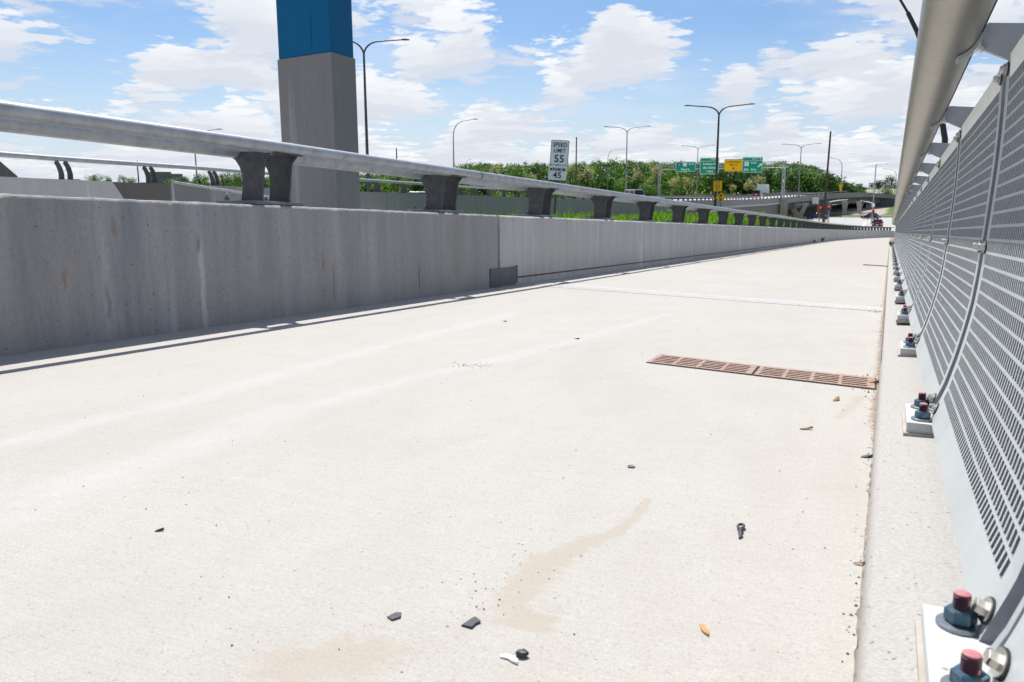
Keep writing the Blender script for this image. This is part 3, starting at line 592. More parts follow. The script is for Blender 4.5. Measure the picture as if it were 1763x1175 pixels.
    for k in range(len(PC) - 1):
        y0, y1 = PC[k], PC[k + 1]
        if y1 > 77: break
        if k == 0:
            p = pm.build('panel', [M['panel'], M['slotshade']], t, fix=False); pan = p
            for b in fbs: b.build('bolt', [M['stainless'], M['rubber']], p, smooth=30)
        elif k < 12: p = copy_tree(pan, t)
        else:          # far off the six bolts of a panel are a dot each: one object
            p = pan.copy(); COL.objects.link(p); p.parent = t
            if far is None:
                b = MB()
                for q in fbs: b.add(q.v, q.f, 0)
                far = q = b.build('bolt', M['stainless'], p)
            else: q = far.copy(); COL.objects.link(q); q.parent = p
            q['kind'] = 'stuff'
        y0, y1 = y0 - .055, y1 - .055; p.location = P(0, y0, 0); p.scale = (1, (y1 - y0) / math.cos(math.atan(G)), 1); p.rotation_euler = (math.atan(G), 0, heading((y0 + y1) / 2))
path_railing()

# ------------------------------------------------------------------ things let into the path
def local_plane(pts, dz=0.0): return [P(x, y, dz) for x, y in pts]
def grate(corners, label):
    """Cast-iron drain grate; corners near-left, near-right, far-right, far-left on the path."""
    a, b, c_, d = [np.array(q) for q in corners]
    t = thing('drain_grate', label, 'drain grate', P(*((a + b + c_ + d) / 4), 0), group='drain grates across the path')
    o0 = t.location
    def q(u, v, dz): p = (a * (1 - u) + b * u) * (1 - v) + (d * (1 - u) + c_ * u) * v; return P(p[0], p[1], dz) - o0
    us = [0, .035]; uf = [True]
    for k in range(4): us += [.035 + .235 * k + .205, .035 + .235 * (k + 1)]; uf += [False, True]
    us[-1] = 1.0
    vs = [0, .10]; vf = [True]
    for k in range(5): vs += [.10 + .165 * k + .085, .10 + .165 * (k + 1)]; vf += [False, True]
    vs[-1] = 1.0
    mb = MB(); nu = len(us); V = [q(u, v, z) for z in (.006, -.02) for v in vs for u in us]; n2 = nu * len(vs)
    S = lambda j, i: 0 <= i < nu - 1 and 0 <= j < len(vs) - 1 and (uf[i] or vf[j]); I = lambda s, j, i: s * n2 + j * nu + i
    Fs = []
    for j in range(len(vs) - 1):
        for i in range(nu - 1):
            if not S(j, i): continue
            Fs.append((I(0, j, i), I(0, j, i + 1), I(0, j + 1, i + 1), I(0, j + 1, i)))
            for dj, di, A, B in ((-1, 0, (j, i), (j, i + 1)), (1, 0, (j + 1, i + 1), (j + 1, i)), (0, -1, (j + 1, i), (j, i)), (0, 1, (j, i + 1), (j + 1, i + 1))):
                if not S(j + dj, i + di): Fs.append((I(0, *A), I(1, *A), I(1, *B), I(0, *B)))
    mb.add(V, Fs); mb.build('grid', M['rust'], t, fix=False)
    MB().add([q(0.02, 0.02, .0015), q(.98, .02, .0015), q(.98, .98, .0015), q(.02, .98, .0015)], [(0, 1, 2, 3)]).build('pit', M['drain'], t, fix=False)
    mb = MB()
    for (u0, v0, u1, v1) in ((-.012, -.03, 1.012, 0.0), (-.012, 1.0, 1.012, 1.03), (-.014, 0, 0, 1), (1.0, 0, 1.014, 1)):
        mb.add([q(u0, v0, .002), q(u1, v0, .002), q(u1, v1, .002), q(u0, v1, .002)], [(0, 1, 2, 3)])
    mb.build('gap', M['drain'], t, fix=False)
grate([(-1.072, 3.995), (-.538, 3.838), (-.545, 4.110), (-1.078, 4.290)], 'left of the two rusty slotted drain grates let into the path')
grate([(-.524, 3.832), (-.012, 3.690), (-.016, 3.975), (-.530, 4.105)], 'right of the two rusty slotted drain grates, silted up at the kerb')
mb = MB(); mb.add(local_plane([(-.46, 18.05), (.0, 17.35), (.0, 17.70), (-.46, 18.42)], .005), [(0, 1, 2, 3)])
o = mb.build('slot_drain', M['drain'], fix=False); tag(o, 'thin dark slot drain across the path beside the railing, far past the joint', 'slot drain')
# expansion joint plate with raised bars
def joint_plate():
    a, b = np.array((-4.16, 9.42)), np.array((-.008, 7.43)); w = np.array((0, .58)); mb = MB()
    t = thing('expansion_joint', 'pale ribbed metal expansion joint strip running slantwise across the path', 'joint strip')
    mb.sweep([[P(*a, .001), P(*b, .001), P(*(b + w * .72), .001), P(*(a + w), .001)], [P(*a, .003), P(*b, .003), P(*(b + w * .72), .003), P(*(a + w), .003)]]); mb.build('plate', M['zinc'], t)
    mb = MB(); n = 74
    for k in range(n):
        f0, f1 = (k + .25) / n, (k + .68) / n; p0, p1 = a + (b - a) * f0, a + (b - a) * f1
        lo = [p0 + w * .16 * (1 - .28 * f0), p1 + w * .16, p1 + w * .62, p0 + w * .62]
        mb.sweep([[P(*q, .0025) for q in lo], [P(*(q * .999 + np.mean(lo, 0) * .001), .0045) for q in lo]])
    mb.build('rib', M['zinc'], t)
joint_plate()

# ------------------------------------------------------------------ litter on the path
def chip(name, label, cat, x, y, outline, th, mat, rot=0, tilt=0.0, dz=0.001):
    mb = MB(); n = len(outline)
    lo = [(a, b, 0) for a, b in outline]; hi = [(a * .96, b * .96, th + a * tilt) for a, b in outline]
    mb.sweep([lo, hi]); o = mb.build(name, mat); o.location = P(x, y, dz); o.rotation_euler = (math.atan(G), -math.atan(CS), rot); tag(o, label, cat); return o
chip('plastic_chip', 'small flat black chip lying left of the brown stain', 'plastic chip', -.727, 1.101, [(-.012, -.006), (.001, -.016), (.012, -.002), (.007, .014), (-.004, .012)], .0022, M['chip'], .2, .05)
chip('plastic_chip', 'flat black square chip with a notch at the near end of the brown stain', 'plastic chip', -.595, 1.135, [(-.010, -.018), (.011, -.017), (.009, -.003), (.012, .009), (-.003, .019), (-.008, .018)], .003, M['chip'], -.1, .08)
chip('plastic_shard', 'curved white plastic shard touching a small black lump', 'plastic shard', -.487, 1.053, [(-.020, .006), (-.010, .010), (.004, .008), (.014, .001), (.018, -.009), (.008, -.007), (-.004, -.001), (-.016, -.001)], .003, M['wchip'], 0, .06)
mb = MB(); mb.lathe([(.004, 0), (.009, .002), (.010, .006), (.007, .009), (.002, .010)], 9)
mb.v = [(x * 1.1 + random.gauss(0, .001), y * .8 + random.gauss(0, .001), z + random.gauss(0, .0006)) for x, y, z in mb.v]
o = mb.build('tar_lump', M['chip'], smooth=30); o.location = P(-.474, 1.070, .001); tag(o, 'small crumpled black lump beside the white plastic shard', 'lump')
chip('wood_chip', 'orange brown sliver of wood on the path left of the railing bolts', 'wood chip', -.233, 1.272, [(-.004, .020), (.003, .016), (.005, .002), (.007, -.012), (.004, -.020), (-.002, -.010), (-.005, .004)], .003, M['wchip2'], .35, .1)
mb = MB(); mb.tube([(.010 * math.cos(a) * .62, .030 + .013 * math.sin(a), .004) for a in np.linspace(0, 2 * math.pi, 15)], .0032, 7, cap=False)
mb.tube([(.002, .018, .004), (.004, .006, .006), (.003, -.004, .004), (.008, -.018, .005), (.008, -.034, .003)], [.004, .0052, .004, .0048, .0025], 7)
o = mb.build('cord_scrap', M['chip'], smooth=60); o.location = P(-.255, 1.752, .001); tag(o, 'short black knotted cord scrap with a loop on the path near the kerb', 'cord scrap')
mb = MB(); mb.lathe([(.016, 0), (.0175, .0015), (.016, .004), (.012, .0035), (.001, .003)], 22); o = mb.build('metal_cap', M['armour'], smooth=30); o.scale = (.62, .62, .8); o.location = P(-.615, 2.150, .001); tag(o, 'small round dark metal cap lying in the middle of the path', 'cap')
for nm, lb, x, y, L_, w_, r in (('twig', 'short dark twig on bare concrete at the left of the path', -1.424, 1.233, .020, .005, .75), ('twig', 'dark stub of twig lying crosswise past the streaks, left of the grates', -1.722, 4.731, .045, .010, -.35),
                                ('twig', 'small dark scrap of twig nearest the barrier shadow', -2.553, 5.454, .050, .012, -.5), ('scrap', 'bent black scrap lying against the kerb between two base plates', -.016, 2.537, .036, .020, .3)):
    chip(nm, lb, 'scrap', x, y, [(-L_ / 2, -w_ * .3), (-L_ * .1, -w_ * .5), (L_ / 2, -w_ * .15), (L_ * .3, w_ * .3), (-L_ * .3, w_ * .5)], .004, M['chip'], r, .25)
for lb, x, y, s, r in (('curled tan leaf scrap lying beside the near kerb', -.208, 2.827, .022, .4), ('tan leaf scraps just this side of the silted grate', -.145, 3.383, .028, 1.2), ('tan leaf stuck over the kerb end of the grate', -.04, 3.83, .045, .2), ('small orange leaf scrap in the kerb gutter', -.007, 1.676, .012, .2)):
    chip('leaf_scrap', lb, 'leaf', x, y, [(-s, 0), (-s * .3, s * .35), (s * .6, s * .3), (s, 0), (s * .3, -s * .3), (-s * .5, -s * .25)], .001, M['leaf'], r, .3, .004)
def grit():
    mb = MB()
    def stone(x, y, r, m):
        vs = [P(x + random.uniform(.5, 1) * r * math.cos(a), y + random.uniform(.5, 1) * r * math.sin(a), .0005) for a in (0, 1.3, 2.5, 3.8, 5)]; vs.append(P(x, y, r * random.uniform(.6, 1.1)))
        mb.add(vs, [(0, 1, 5), (1, 2, 5), (2, 3, 5), (3, 4, 5), (4, 0, 5)], m)
    for _ in range(190):
        y = .9 + 5.5 * random.random() ** 1.8; x = random.uniform(-3.2, -.03); stone(x, y, random.choice((.0012, .0016, .002, .0026)) * (1 + .12 * y), random.choice((0, 0, 1)))
    for _ in range(40): stone(-1.842 + random.gauss(0, .06), 3.545 + random.gauss(0, .05), .004, 0)
    for _ in range(36): stone(-.62 + random.gauss(0, .05), 1.32 + random.gauss(0, .10), random.uniform(.0015, .0028), 1)
    for _ in range(130): stone(-.02 - abs(random.gauss(0, .05)), random.choice((3.85, 7.7, 7.5)) + random.gauss(0, .14), random.uniform(.003, .008), 1)
    for _ in range(140): stone(-.004 - abs(random.gauss(0, .012)), random.uniform(1, 9), random.uniform(.002, .004), random.choice((0, 1)))
    o = mb.build('grit', [M['chip'], M['leaf']], fix=False); tag(o, 'dark grit, crumbs and specks scattered over the pale path', kind='stuff')
grit()

# ------------------------------------------------------------------ pylon
def pylon():
    t = thing('bridge_pylon', 'tall blue steel pylon leg on a grey concrete base behind the path railing', 'pylon')
    Lc, Ec, Rc = Vector((-11.0, 13.2, 0)), Vector((-9.49, 12.88, 0)), Vector((-9.57, 13.75, 0)); Bc = Lc + Rc - Ec
    cen = (Lc + Ec + Rc + Bc) / 4; zt = 3.09
    def ring(ins, z): return [(q + (cen - q).normalized() * ins) + Vector((0, 0, z)) for q in (Lc, Ec, Rc, Bc)]
    mb = MB(); mb.sweep([ring(0, -7), ring(0, zt - .0)]); mb.build('base', M['pylon'], t, bevel=.02)
    mb = MB(); mb.sweep([ring(.035, zt + .002), ring(.035, zt + 9)]); mb.build('steel_leg', M['blue'], t, bevel=.015)
    for A, B, w in ((Lc, Ec, .60), (Ec, Rc, .62)):
        pass
    mb = MB(); d = (Lc - Ec).normalized(); nrm = Vector((-d.y, d.x, 0)); nrm = nrm if nrm.dot(-cen) > 0 else -nrm
    s0 = Ec + (cen - Ec).normalized() * .035 + d * .50
    vs = [s0 + nrm * .004 + Vector((0, 0, z)) + d * w for w in (0, .014) for z in (zt + .12, zt + .75)]
    mb.add(vs, [(0, 1, 3, 2)]); 
    mb.build('seam', M['blueseam'], t)
pylon()

# ------------------------------------------------------------------ verge ground, terrain
def bearing(x, y): return math.degrees(math.atan2(x, y))
RIDGE = [(-62, .004), (-50, .006), (-47, .008), (-41, .012), (-36, .014), (-31.5, .018), (-29, .0225), (-27.3, .0265), (-25, .025), (-20, .0285), (-17, .0300), (-13, .0270), (-8.5, .0240), (-6, .0245), (-5, .0205), (-4, .0135), (-3, .004), (-2, -.001), (0, .000), (4, .004), (30, .004)]
def ridge(b): return float(np.interp(b, [q[0] for q in RIDGE], [q[1] for q in RIDGE]))
def terrain_z(x, y):
    r = math.hypot(x, y); b = bearing(x, y); z = -6.95
    if -70 < b < 40:
        top = ridge(b) * 560 - 6.0 if b < -4.5 else ridge(b) * 560 - 1.5
        z += sstep(235, 560, r) * (top + 6.95) * (1 - sstep(900, 1600, r))
        if b > -8: z += 0.9 * sstep(228, 262, r) * sstep(-8, -6, b) * (1 - sstep(500, 700, r))
    return z
def terrain():
    rs = [0.01, 30, 60, 100, 140, 180, 210, 225, 235, 245, 255, 265, 275, 285, 300, 320, 340, 370, 400, 440, 480, 520, 560, 600, 700, 900, 1200, 1600, 2500, 4000]
    bs = list(range(-180, -70, 10)) + list(range(-70, -12, 2)) + [q * .75 for q in range(-16, 9)] + list(range(8, 40, 4)) + list(range(40, 181, 10))
    V = []; dirt = []
    for r in rs:
        for b in bs:
            x, y = r * math.sin(R(b)), r * math.cos(R(b)); V.append((x, y, terrain_z(x, y)))
            dirt.append(2.0 if r < 130 else .45 if (-2.6 < b < 8 and 400 < r < 800) else 1.0 if (-4.6 < b < -.2 and 240 < r < 290) else (.25 if (-8 < b < 3 and 222 < r < 240) else 0.0))
    n = len(bs); Fs = [(i * n + k, i * n + k + 1, (i + 1) * n + k + 1, (i + 1) * n + k) for i in range(len(rs) - 1) for k in range(n - 1)]
    me = bpy.data.meshes.new('ground'); me.from_pydata(V, [], Fs); a = me.attributes.new('dirt', 'FLOAT', 'POINT'); a.data.foreach_set('value', dirt)
    mt = pmat('meadow', (0.085, 0.155, 0.022), (0.055, 0.10, 0.018), 0.08, 0.95, detail=8); nt = mt.node_tree; b = nt.nodes['Principled BSDF']
    src = b.inputs['Base Color'].links[0].from_socket; at_ = nt.nodes.new('ShaderNodeAttribute'); at_.attribute_name = 'dirt'; tn = nt.nodes.new('ShaderNodeTexNoise'); tn.inputs['Scale'].default_value = .12; tn.inputs['Detail'].default_value = 6
    tc = nt.nodes.new('ShaderNodeTexCoord'); nt.links.new(tc.outputs['Object'], tn.inputs[0]); ad = nt.nodes.new('ShaderNodeMath'); nt.links.new(at_.outputs['Fac'], ad.inputs[0]); nt.links.new(tn.outputs['Fac'], ad.inputs[1])
    mr = nt.nodes.new('ShaderNodeMapRange'); mr.inputs[1].default_value = .7; mr.inputs[2].default_value = 1.1; nt.links.new(ad.outputs[0], mr.inputs[0])
    mx = nt.nodes.new('ShaderNodeMix'); mx.data_type = 'RGBA'; nt.links.new(mr.outputs[0], mx.inputs[0]); nt.links.new(src, mx.inputs[6]); mx.inputs[7].default_value = (.36, .31, .25, 1); nt.links.new(mx.outputs[2], b.inputs['Base Color'])
    me.materials.append(mt); me.polygons.foreach_set('use_smooth', [True] * len(me.polygons))
    o = bpy.data.objects.new('ground', me); COL.objects.link(o); tag(o, kind='structure')
terrain()
def added_river():  # unseen dark water sheet, added to darken the view through the panel slots
    mt = pmat('added_river_water', (0.035, 0.045, 0.045), (0.045, 0.05, 0.045), .05, 0.12, 0, .25, 1.2)
    o = MB().add([(1.2, -300, -6.6), (500, -300, -6.6), (400, 60, -6.6), (1.2, 96, -6.6)], [(0, 1, 2, 3)]).build('added_river', mt, fix=False); tag(o, kind='structure')
added_river()

# walls and parapets of the highway: photo-surveyed poly-lines (pixel x, wall-top pixel y, distance)
WALLPX = [(-260, 297, 16.6), (0, 305.5, 19.2), (110, 310.5, 20.4), (250, 315.5, 22.3), (361, 319.5, 24.4), (500, 325.5, 28.6), (645, 331, 33.9), (740, 334.3, 39.4), (900, 340, 55.7), (1000, 343.5, 70), (1080, 346.5, 82), (1148, 349, 93)]
WALL = [at(*q) for q in WALLPX]
PARPX = [(1050, 346.0, 88), (1113, 346.0, 96), (1170, 346.0, 110), (1225, 345.2, 131), (1281, 344, 160), (1320, 342.5, 177), (1347, 340.3, 190), (1400, 336.3, 220), (1460, 332.0, 245), (1500, 332.0, 268), (1535, 335, 290), (1560, 338, 308)]
PAR = [at(*q) for q in PARPX]
def resample(pts, step, off=0.0):
    out = []; d = [0]
    for a, b in zip(pts[:-1], pts[1:]): d.append(d[-1] + (b.xy - a.xy).length)
    n = int(d[-1] / step)
    for k in range(n + 1):
        s = k * step + off; i = max(j for j in range(len(d) - 1) if d[j] <= s + 1e-6); f = (s - d[i]) / (d[i + 1] - d[i])
        if s > d[-1]: break
        out.append((pts[i].lerp(pts[i + 1], f), (pts[i + 1].xy - pts[i].xy).normalized()))
    return out
def left_normals(pts):
    ns = []
    for i in range(len(pts)):
        t = (pts[min(i + 1, len(pts) - 1)].xy - pts[max(i - 1, 0)].xy).normalized(); ns.append(Vector((-t.y, t.x, 0)))
    return ns
def wallmesh(mb, pts, thick, top, bot, m=0):
    ns = left_normals(pts)
    mb.sweep([[q + Vector((0, 0, top)), q + Vector((0, 0, bot)), q + n * thick + Vector((0, 0, bot)), q + n * thick + Vector((0, 0, top))] for q, n in zip(pts, ns)], m); return mb
def line_railing(name, label, pts, step, over, topz, mats, sc=1.0, spread=.10, off=0.0):
    """Tube railing on pairs of curved plates, set on the wall whose top front edge is pts."""
    t = thing(name, label, 'railing'); ns = left_normals(pts)
    MB().tube([q + n * over + Vector((0, 0, topz)) for q, n in zip(pts, ns)], .065 * sc, 12).build('rail', mats[0], t, smooth=50)
    poly = [(-.10, 0), (-.105, topz * .3), (-.07, topz * .6), (0, topz * .86), (.06, topz * .92), (.10, topz * .80), (.05, topz * .62), (.015, topz * .35), (.02, 0)]
    proto = None
    for p, tg in resample(pts, step, off)[:99]:
        if proto is None:
            mb = MB()
            for dy in (-spread, spread): mb.prism([(-x, z) for x, z in poly], 'y', dy - .015, dy + .015)
            mb.box((.04, 0, .012), (.26, spread * 4.2, .024)); proto = q = mb.build('post', mats[1], t)
        else: q = proto.copy(); COL.objects.link(q); q.parent = t
        n = Vector((-tg.y, tg.x, 0)); q.location = p + n * .16; q.rotation_euler = (0, 0, math.atan2(-tg.x, tg.y))
    return t

# highway deck behind the walls
def highway():
    edge = WALL[:-3] + PAR[1:]; ns = left_normals(edge); V = []; Fs = []
    nw = len(edge) - 5; wid = [40.0 if i < nw else 17.0 for i in range(len(edge))]
    for i, (q, n) in enumerate(zip(edge, ns)):
        for w in (.35, wid[i] * .33, wid[i] * .66, wid[i]): V.append(q + n * w + Vector((0, 0, -.83)))
    for i in range(len(edge) - 1):
        for k in range(3): a = i * 4 + k; Fs.append((a, a + 1, a + 5, a + 4))
    o = MB().add(V, Fs).build('highway', M['road'], fix=True); tag(o, kind='structure')
    far = [q + n * w for q, n, w in list(zip(edge, ns, wid))[8:]]
    t = thing('median_barrier', 'low grey concrete barrier along the far edge of the raised highway', 'barrier'); wallmesh(MB(), far, .4, .05, -1.6).build('wall', M['viaduct'], t)
    # lane lines
    mb = MB()
    for w in (4.2, 8.0, 11.8):
        for k in range(6, len(edge) - 1):
            a, b = edge[k], edge[k + 1]; na, nb = ns[k], ns[k + 1]
            for f in np.arange(0, 1, .25):
                p = (a + na * w).lerp(b + nb * w, f); p2 = (a + na * w).lerp(b + nb * w, f + .1); p3 = (a + na * (w + .15)).lerp(b + nb * (w + .15), f + .1); p4 = (a + na * (w + .15)).lerp(b + nb * (w + .15), f)
                mb.add([q + Vector((0, 0, -.824)) for q in (p, p2, p3, p4)], [(0, 1, 2, 3)])
    o = mb.build('highway_lane_markings', M['paint'], fix=True); tag(o, kind='structure')
highway()
t = thing('concrete_wall', 'grey green concrete highway wall beyond the grass verge, right of the pylon', 'wall'); w_ = [q for q, px in zip(WALL, WALLPX) if px[0] >= 361]
wallmesh(MB(), w_, .40, 0, -1.75).build('wall', M['wallfar'], t)
mb = MB()
for p, tg in resample(w_, 6.0)[1:]:
    n = Vector((-tg.y, tg.x, 0)); mb.box(p + n * -.001 + Vector((0, 0, -.85)), (.006, .03, 1.66), 0, Matrix.Rotation(math.atan2(-tg.x, tg.y), 3, 'Z'))
mb.build('joint', M['groove'], t)
# left-hand part: dark length, then a pale block with a slanted end
def seg_pts(a, b, n=6):   # wall-line points between photo x a and b
    xs = [q[0] for q in WALLPX]; return [at(x, float(np.interp(x, xs, [q[1] for q in WALLPX])), float(np.interp(x, xs, [q[2] for q in WALLPX]))) for x in np.linspace(a, b, n)]
t = thing('concrete_wall', 'dark length of concrete wall left of the pylon', 'wall'); wallmesh(MB(), seg_pts(150, 292), .40, 0, -1.6).build('wall', M['darkwall'], t)
t = thing('concrete_wall', 'plain grey length of concrete wall between the dark length and the pylon', 'wall'); wallmesh(MB(), seg_pts(292.2, 361), .40, -.005, -1.6).build('wall', M['wallmid'], t)
def pale_block():
    pts = seg_pts(-240, 190, 10); ns = left_normals(pts); t = thing('concrete_wall', 'pale smooth concrete wall block with a slanted end, at the far left', 'wall')
    mb = MB(); secs = []
    for q, n in zip(pts, ns): f = q - n * .05; secs.append([f + Vector((0, 0, .01)), f + Vector((0, 0, -1.6)), q + n * .42 + Vector((0, 0, -1.6)), q + n * .42 + Vector((0, 0, .01))])
    tg = Vector((ns[-1].y, -ns[-1].x, 0)); 
    last = [secs[-1][0].copy(), secs[-1][1] + tg * 1.35, secs[-1][2] + tg * 1.35, secs[-1][3].copy()]
    secs[-1] = last; mb.sweep(secs); mb.build('wall', M['pale'], t)
pale_block()
mb = MB(); a, b, c2, d2 = at(-70, 220, 22), at(-2, 276, 22), at(30, 303.5, 22), at(40, 340, 22); e2 = at(-70, 340, 22)
off = Vector((a.x, a.y, 0)).normalized() * 1.5; mb.sweep([[a, b, c2, d2, e2], [q + off for q in (a, b, c2, d2, e2)]])
o = mb.build('concrete_buttress', M['darkwall']); tag(o, 'dark brown sloping concrete buttress cut off by the left edge of the photo', 'buttress')
line_railing('highway_railing', 'grey tube railing on paired curved posts along the far highway wall', seg_pts(-200, 1148, 40), 2.75, .20, .46, (M['galv'], M['post']), .85, .13, 1.75)
# thin pipe handrail on a stair head left of the pylon
def pipe_rail():
    t = thing('pipe_handrail', 'thin galvanised pipe handrail sloping down behind the first curved post', 'handrail'); D0, D1 = 17.5, 19.0
    a, b = at(297, 313.5, D0), at(420, 333, D1); c3 = b + (b - a) * .5; MB().tube([a, b, c3], .024, 10).build('pipe', M['galv'], t, smooth=50)
    for f in (0.0, .745, 1.4):
        q = a.lerp(b, f); MB().tube([q + Vector((0, 0, .0 if f else .05)), q + Vector((0, 0, -1.0))], .024, 10).build('post', M['galv'], t, smooth=50)
pipe_rail()
# verge ground between the barrier and the walls
def verge():
    V = []; Fs = []; pav = []; ys = list(np.linspace(9.6, 128, 40)); xs = np.linspace(0, 1, 12); n = len(xs)
    for y in ys:
        xr = P(XB, y).x + .02; xl = min(float(np.interp(y, [q.y for q in WALL] + [110, 160], [q.x for q in WALL] + [-24.6, -24.5])) + .05, xr - 6) if y < 110 else -24.6
        for f in xs: x = xr + (xl - xr) * f; V.append((x, y, min(gnd(x, y), 9) if f > .02 else min(gnd(x, y), P(XB, y, HB - .25).z))); pav.append(1.0 if x < -.60 * y else 0.0)
    for i in range(len(ys) - 1):
        for k in range(n - 1): Fs.append((i * n + k, i * n + k + 1, (i + 1) * n + k + 1, (i + 1) * n + k))
    mt = pmat('verge_soil', (0.07, 0.12, 0.02), (0.05, 0.085, 0.018), 0.5, 0.95, detail=6); nt = mt.node_tree; b = nt.nodes['Principled BSDF']; src = b.inputs['Base Color'].links[0].from_socket
    an = nt.nodes.new('ShaderNodeAttribute'); an.attribute_name = 'paved'; mx = nt.nodes.new('ShaderNodeMix'); mx.data_type = 'RGBA'; nt.links.new(an.outputs['Fac'], mx.inputs[0]); nt.links.new(src, mx.inputs[6]); mx.inputs[7].default_value = (.46, .44, .41, 1); nt.links.new(mx.outputs[2], b.inputs['Base Color'])
    o = MB().add(V, Fs).build('verge_ground', mt, smooth=60); tag(o, kind='structure'); a = o.data.attributes.new('paved', 'FLOAT', 'POINT'); a.data.foreach_set('value', pav)
verge()
def bounce_deck():  # unseen pale deck strip, added to bounce light onto the walls
    xs = [(q.x, q.y) for q in WALL]; V = []
    for y in np.linspace(-4, 9.58, 8): xl = float(np.interp(y, [q[1] for q in xs], [q[0] for q in xs])); V += [(XB - .01, y, -.42), (xl + .02, y, -.42)]
    o = MB().add(V, [(2 * k, 2 * k + 1, 2 * k + 3, 2 * k + 2) for k in range(7)]).build('bounce_deck', M['road']); tag(o, kind='structure')
bounce_deck()
def verge_z(x, y): return gnd(x, y)
def grass():
    mb = MB()
    def blade(x, y, h, w, m, lean):
        z = verge_z(x, y); a = random.uniform(0, 6.28); dx, dy = math.cos(a) * w, math.sin(a) * w; l = random.uniform(.1, .5) * lean * h; b = random.uniform(0, 6.28); lx, ly = math.cos(b) * l, math.sin(b) * l
        mb.add([(x - dx, y - dy, z - .03), (x + dx, y + dy, z - .03), (x + dx * .7 + lx * .4, y + dy * .7 + ly * .4, z + h * .6), (x + lx, y + ly, z + h), (x - dx * .7 + lx * .4, y - dy * .7 + ly * .4, z + h * .6)], [(0, 1, 2, 4), (4, 2, 3)], m)
    def leafy(x, y, r, h, n, m0):
        z = verge_z(x, y)
        for _ in range(n):
            th = random.uniform(0, 6.28); rr = r * math.sqrt(random.random()); zz = z + h * random.random() ** .7 * (1 - .5 * rr / r); c = Vector((x + rr * math.cos(th), y + rr * math.sin(th), zz)); s = random.uniform(.018, .042) * (1 + .008 * y)
            u = Vector((random.gauss(0, 1), random.gauss(0, 1), random.gauss(0, .6))).normalized() * s; v = Vector((random.gauss(0, 1), random.gauss(0, 1), random.gauss(0, .6))).normalized() * s
            mb.add([c - u, c - v * .6, c + u, c + v * .6], [(0, 1, 2, 3)], m0 if random.random() < .7 else 1 - m0)
    cnt = 0
    while cnt < 34000:
        y = 9.7 + 105 * random.random() ** 1.5; xr = P(XB, y).x - .15
        xl = float(np.interp(y, [q.y for q in WALL] + [110, 160], [q.x for q in WALL] + [-24.6, -24.5])) + .6
        x = xr + (xl - xr) * random.random() ** 1.2
        if x < -.60 * y + .3: continue
        n_ = math.sin(x * 1.3 + y * .37) + math.sin(y * .9 - x * .5) + random.gauss(0, .6)
        h = (.22 + .16 * max(0, n_)) * random.uniform(.6, 1.3); blade(x, y, h, random.uniform(.008, .02) * (1 + y * .02), 0 if random.random() < .62 else 1, 1.0); cnt += 1
    for _ in range(260):
        y = 9.9 + 95 * random.random() ** 1.3; xr = P(XB, y).x - .4; x = xr - abs(random.gauss(0, 4.0)); 
        if x < -20 or x < -.55 * y: continue
        leafy(x, y, random.uniform(.2, .6) * (1 + y * .006), random.uniform(.15, .42), int(random.uniform(70, 190)), 0 if random.random() < .7 else 1)
    for _ in range(170):
        y = random.uniform(9.8, 17); x = -5.6 - abs(random.gauss(0, 1.6)); h = random.uniform(.35, .62); z = verge_z(x, y)
        if x < -.60 * y + .3: continue
        for q in range(9): blade(x + random.gauss(0, .05), y + random.gauss(0, .05), h * random.uniform(.6, 1.1), random.uniform(.010, .02), 0 if random.random() < .75 else 1, .8)
    for _ in range(300):
        y = 13 + 70 * random.random() ** 1.2; x = -6 - 12 * random.random(); z = verge_z(x, y) + random.uniform(.25, .5); s = .022 + y * .0005
        mb.add([(x - s, y, z), (x, y - s, z + s * .5), (x + s, y, z), (x, y + s, z + s * .5)], [(0, 1, 2, 3)], 2)
    o = mb.build('grass', [M['gr1'], M['gr2'], M['yflower']], fix=False); tag(o, 'bright green grass and weeds with yellow flowers on the verge behind the barrier', kind='stuff')
grass()
# small weeds on the path edge
def weed(x, y, s, label):
    mb = MB(); z0 = P(x, y, 0)
    for _ in range(26):
        a = random.uniform(0, 6.28); l = s * random.uniform(.5, 1); d = Vector((math.cos(a) * l * .6, math.sin(a) * l * .6, l)); w = Vector((-math.sin(a), math.cos(a), 0)) * s * .12
        mb.add([Vector((0, 0, 0)), d * .6 + w, d, d * .6 - w], [(0, 1, 2, 3)])
    o = mb.build('weed', M['gr2'], fix=False); o.location = z0; tag(o, label, 'weed')
weed(-4.22, 54, .22, 'dark green weed at the foot of the far barrier, the left of two'); weed(-4.20, 60, .34, 'dark green weed at the foot of the far barrier, the right of two')
weed(.08, 40, .30, 'pale green weed growing under the far end of the path railing')

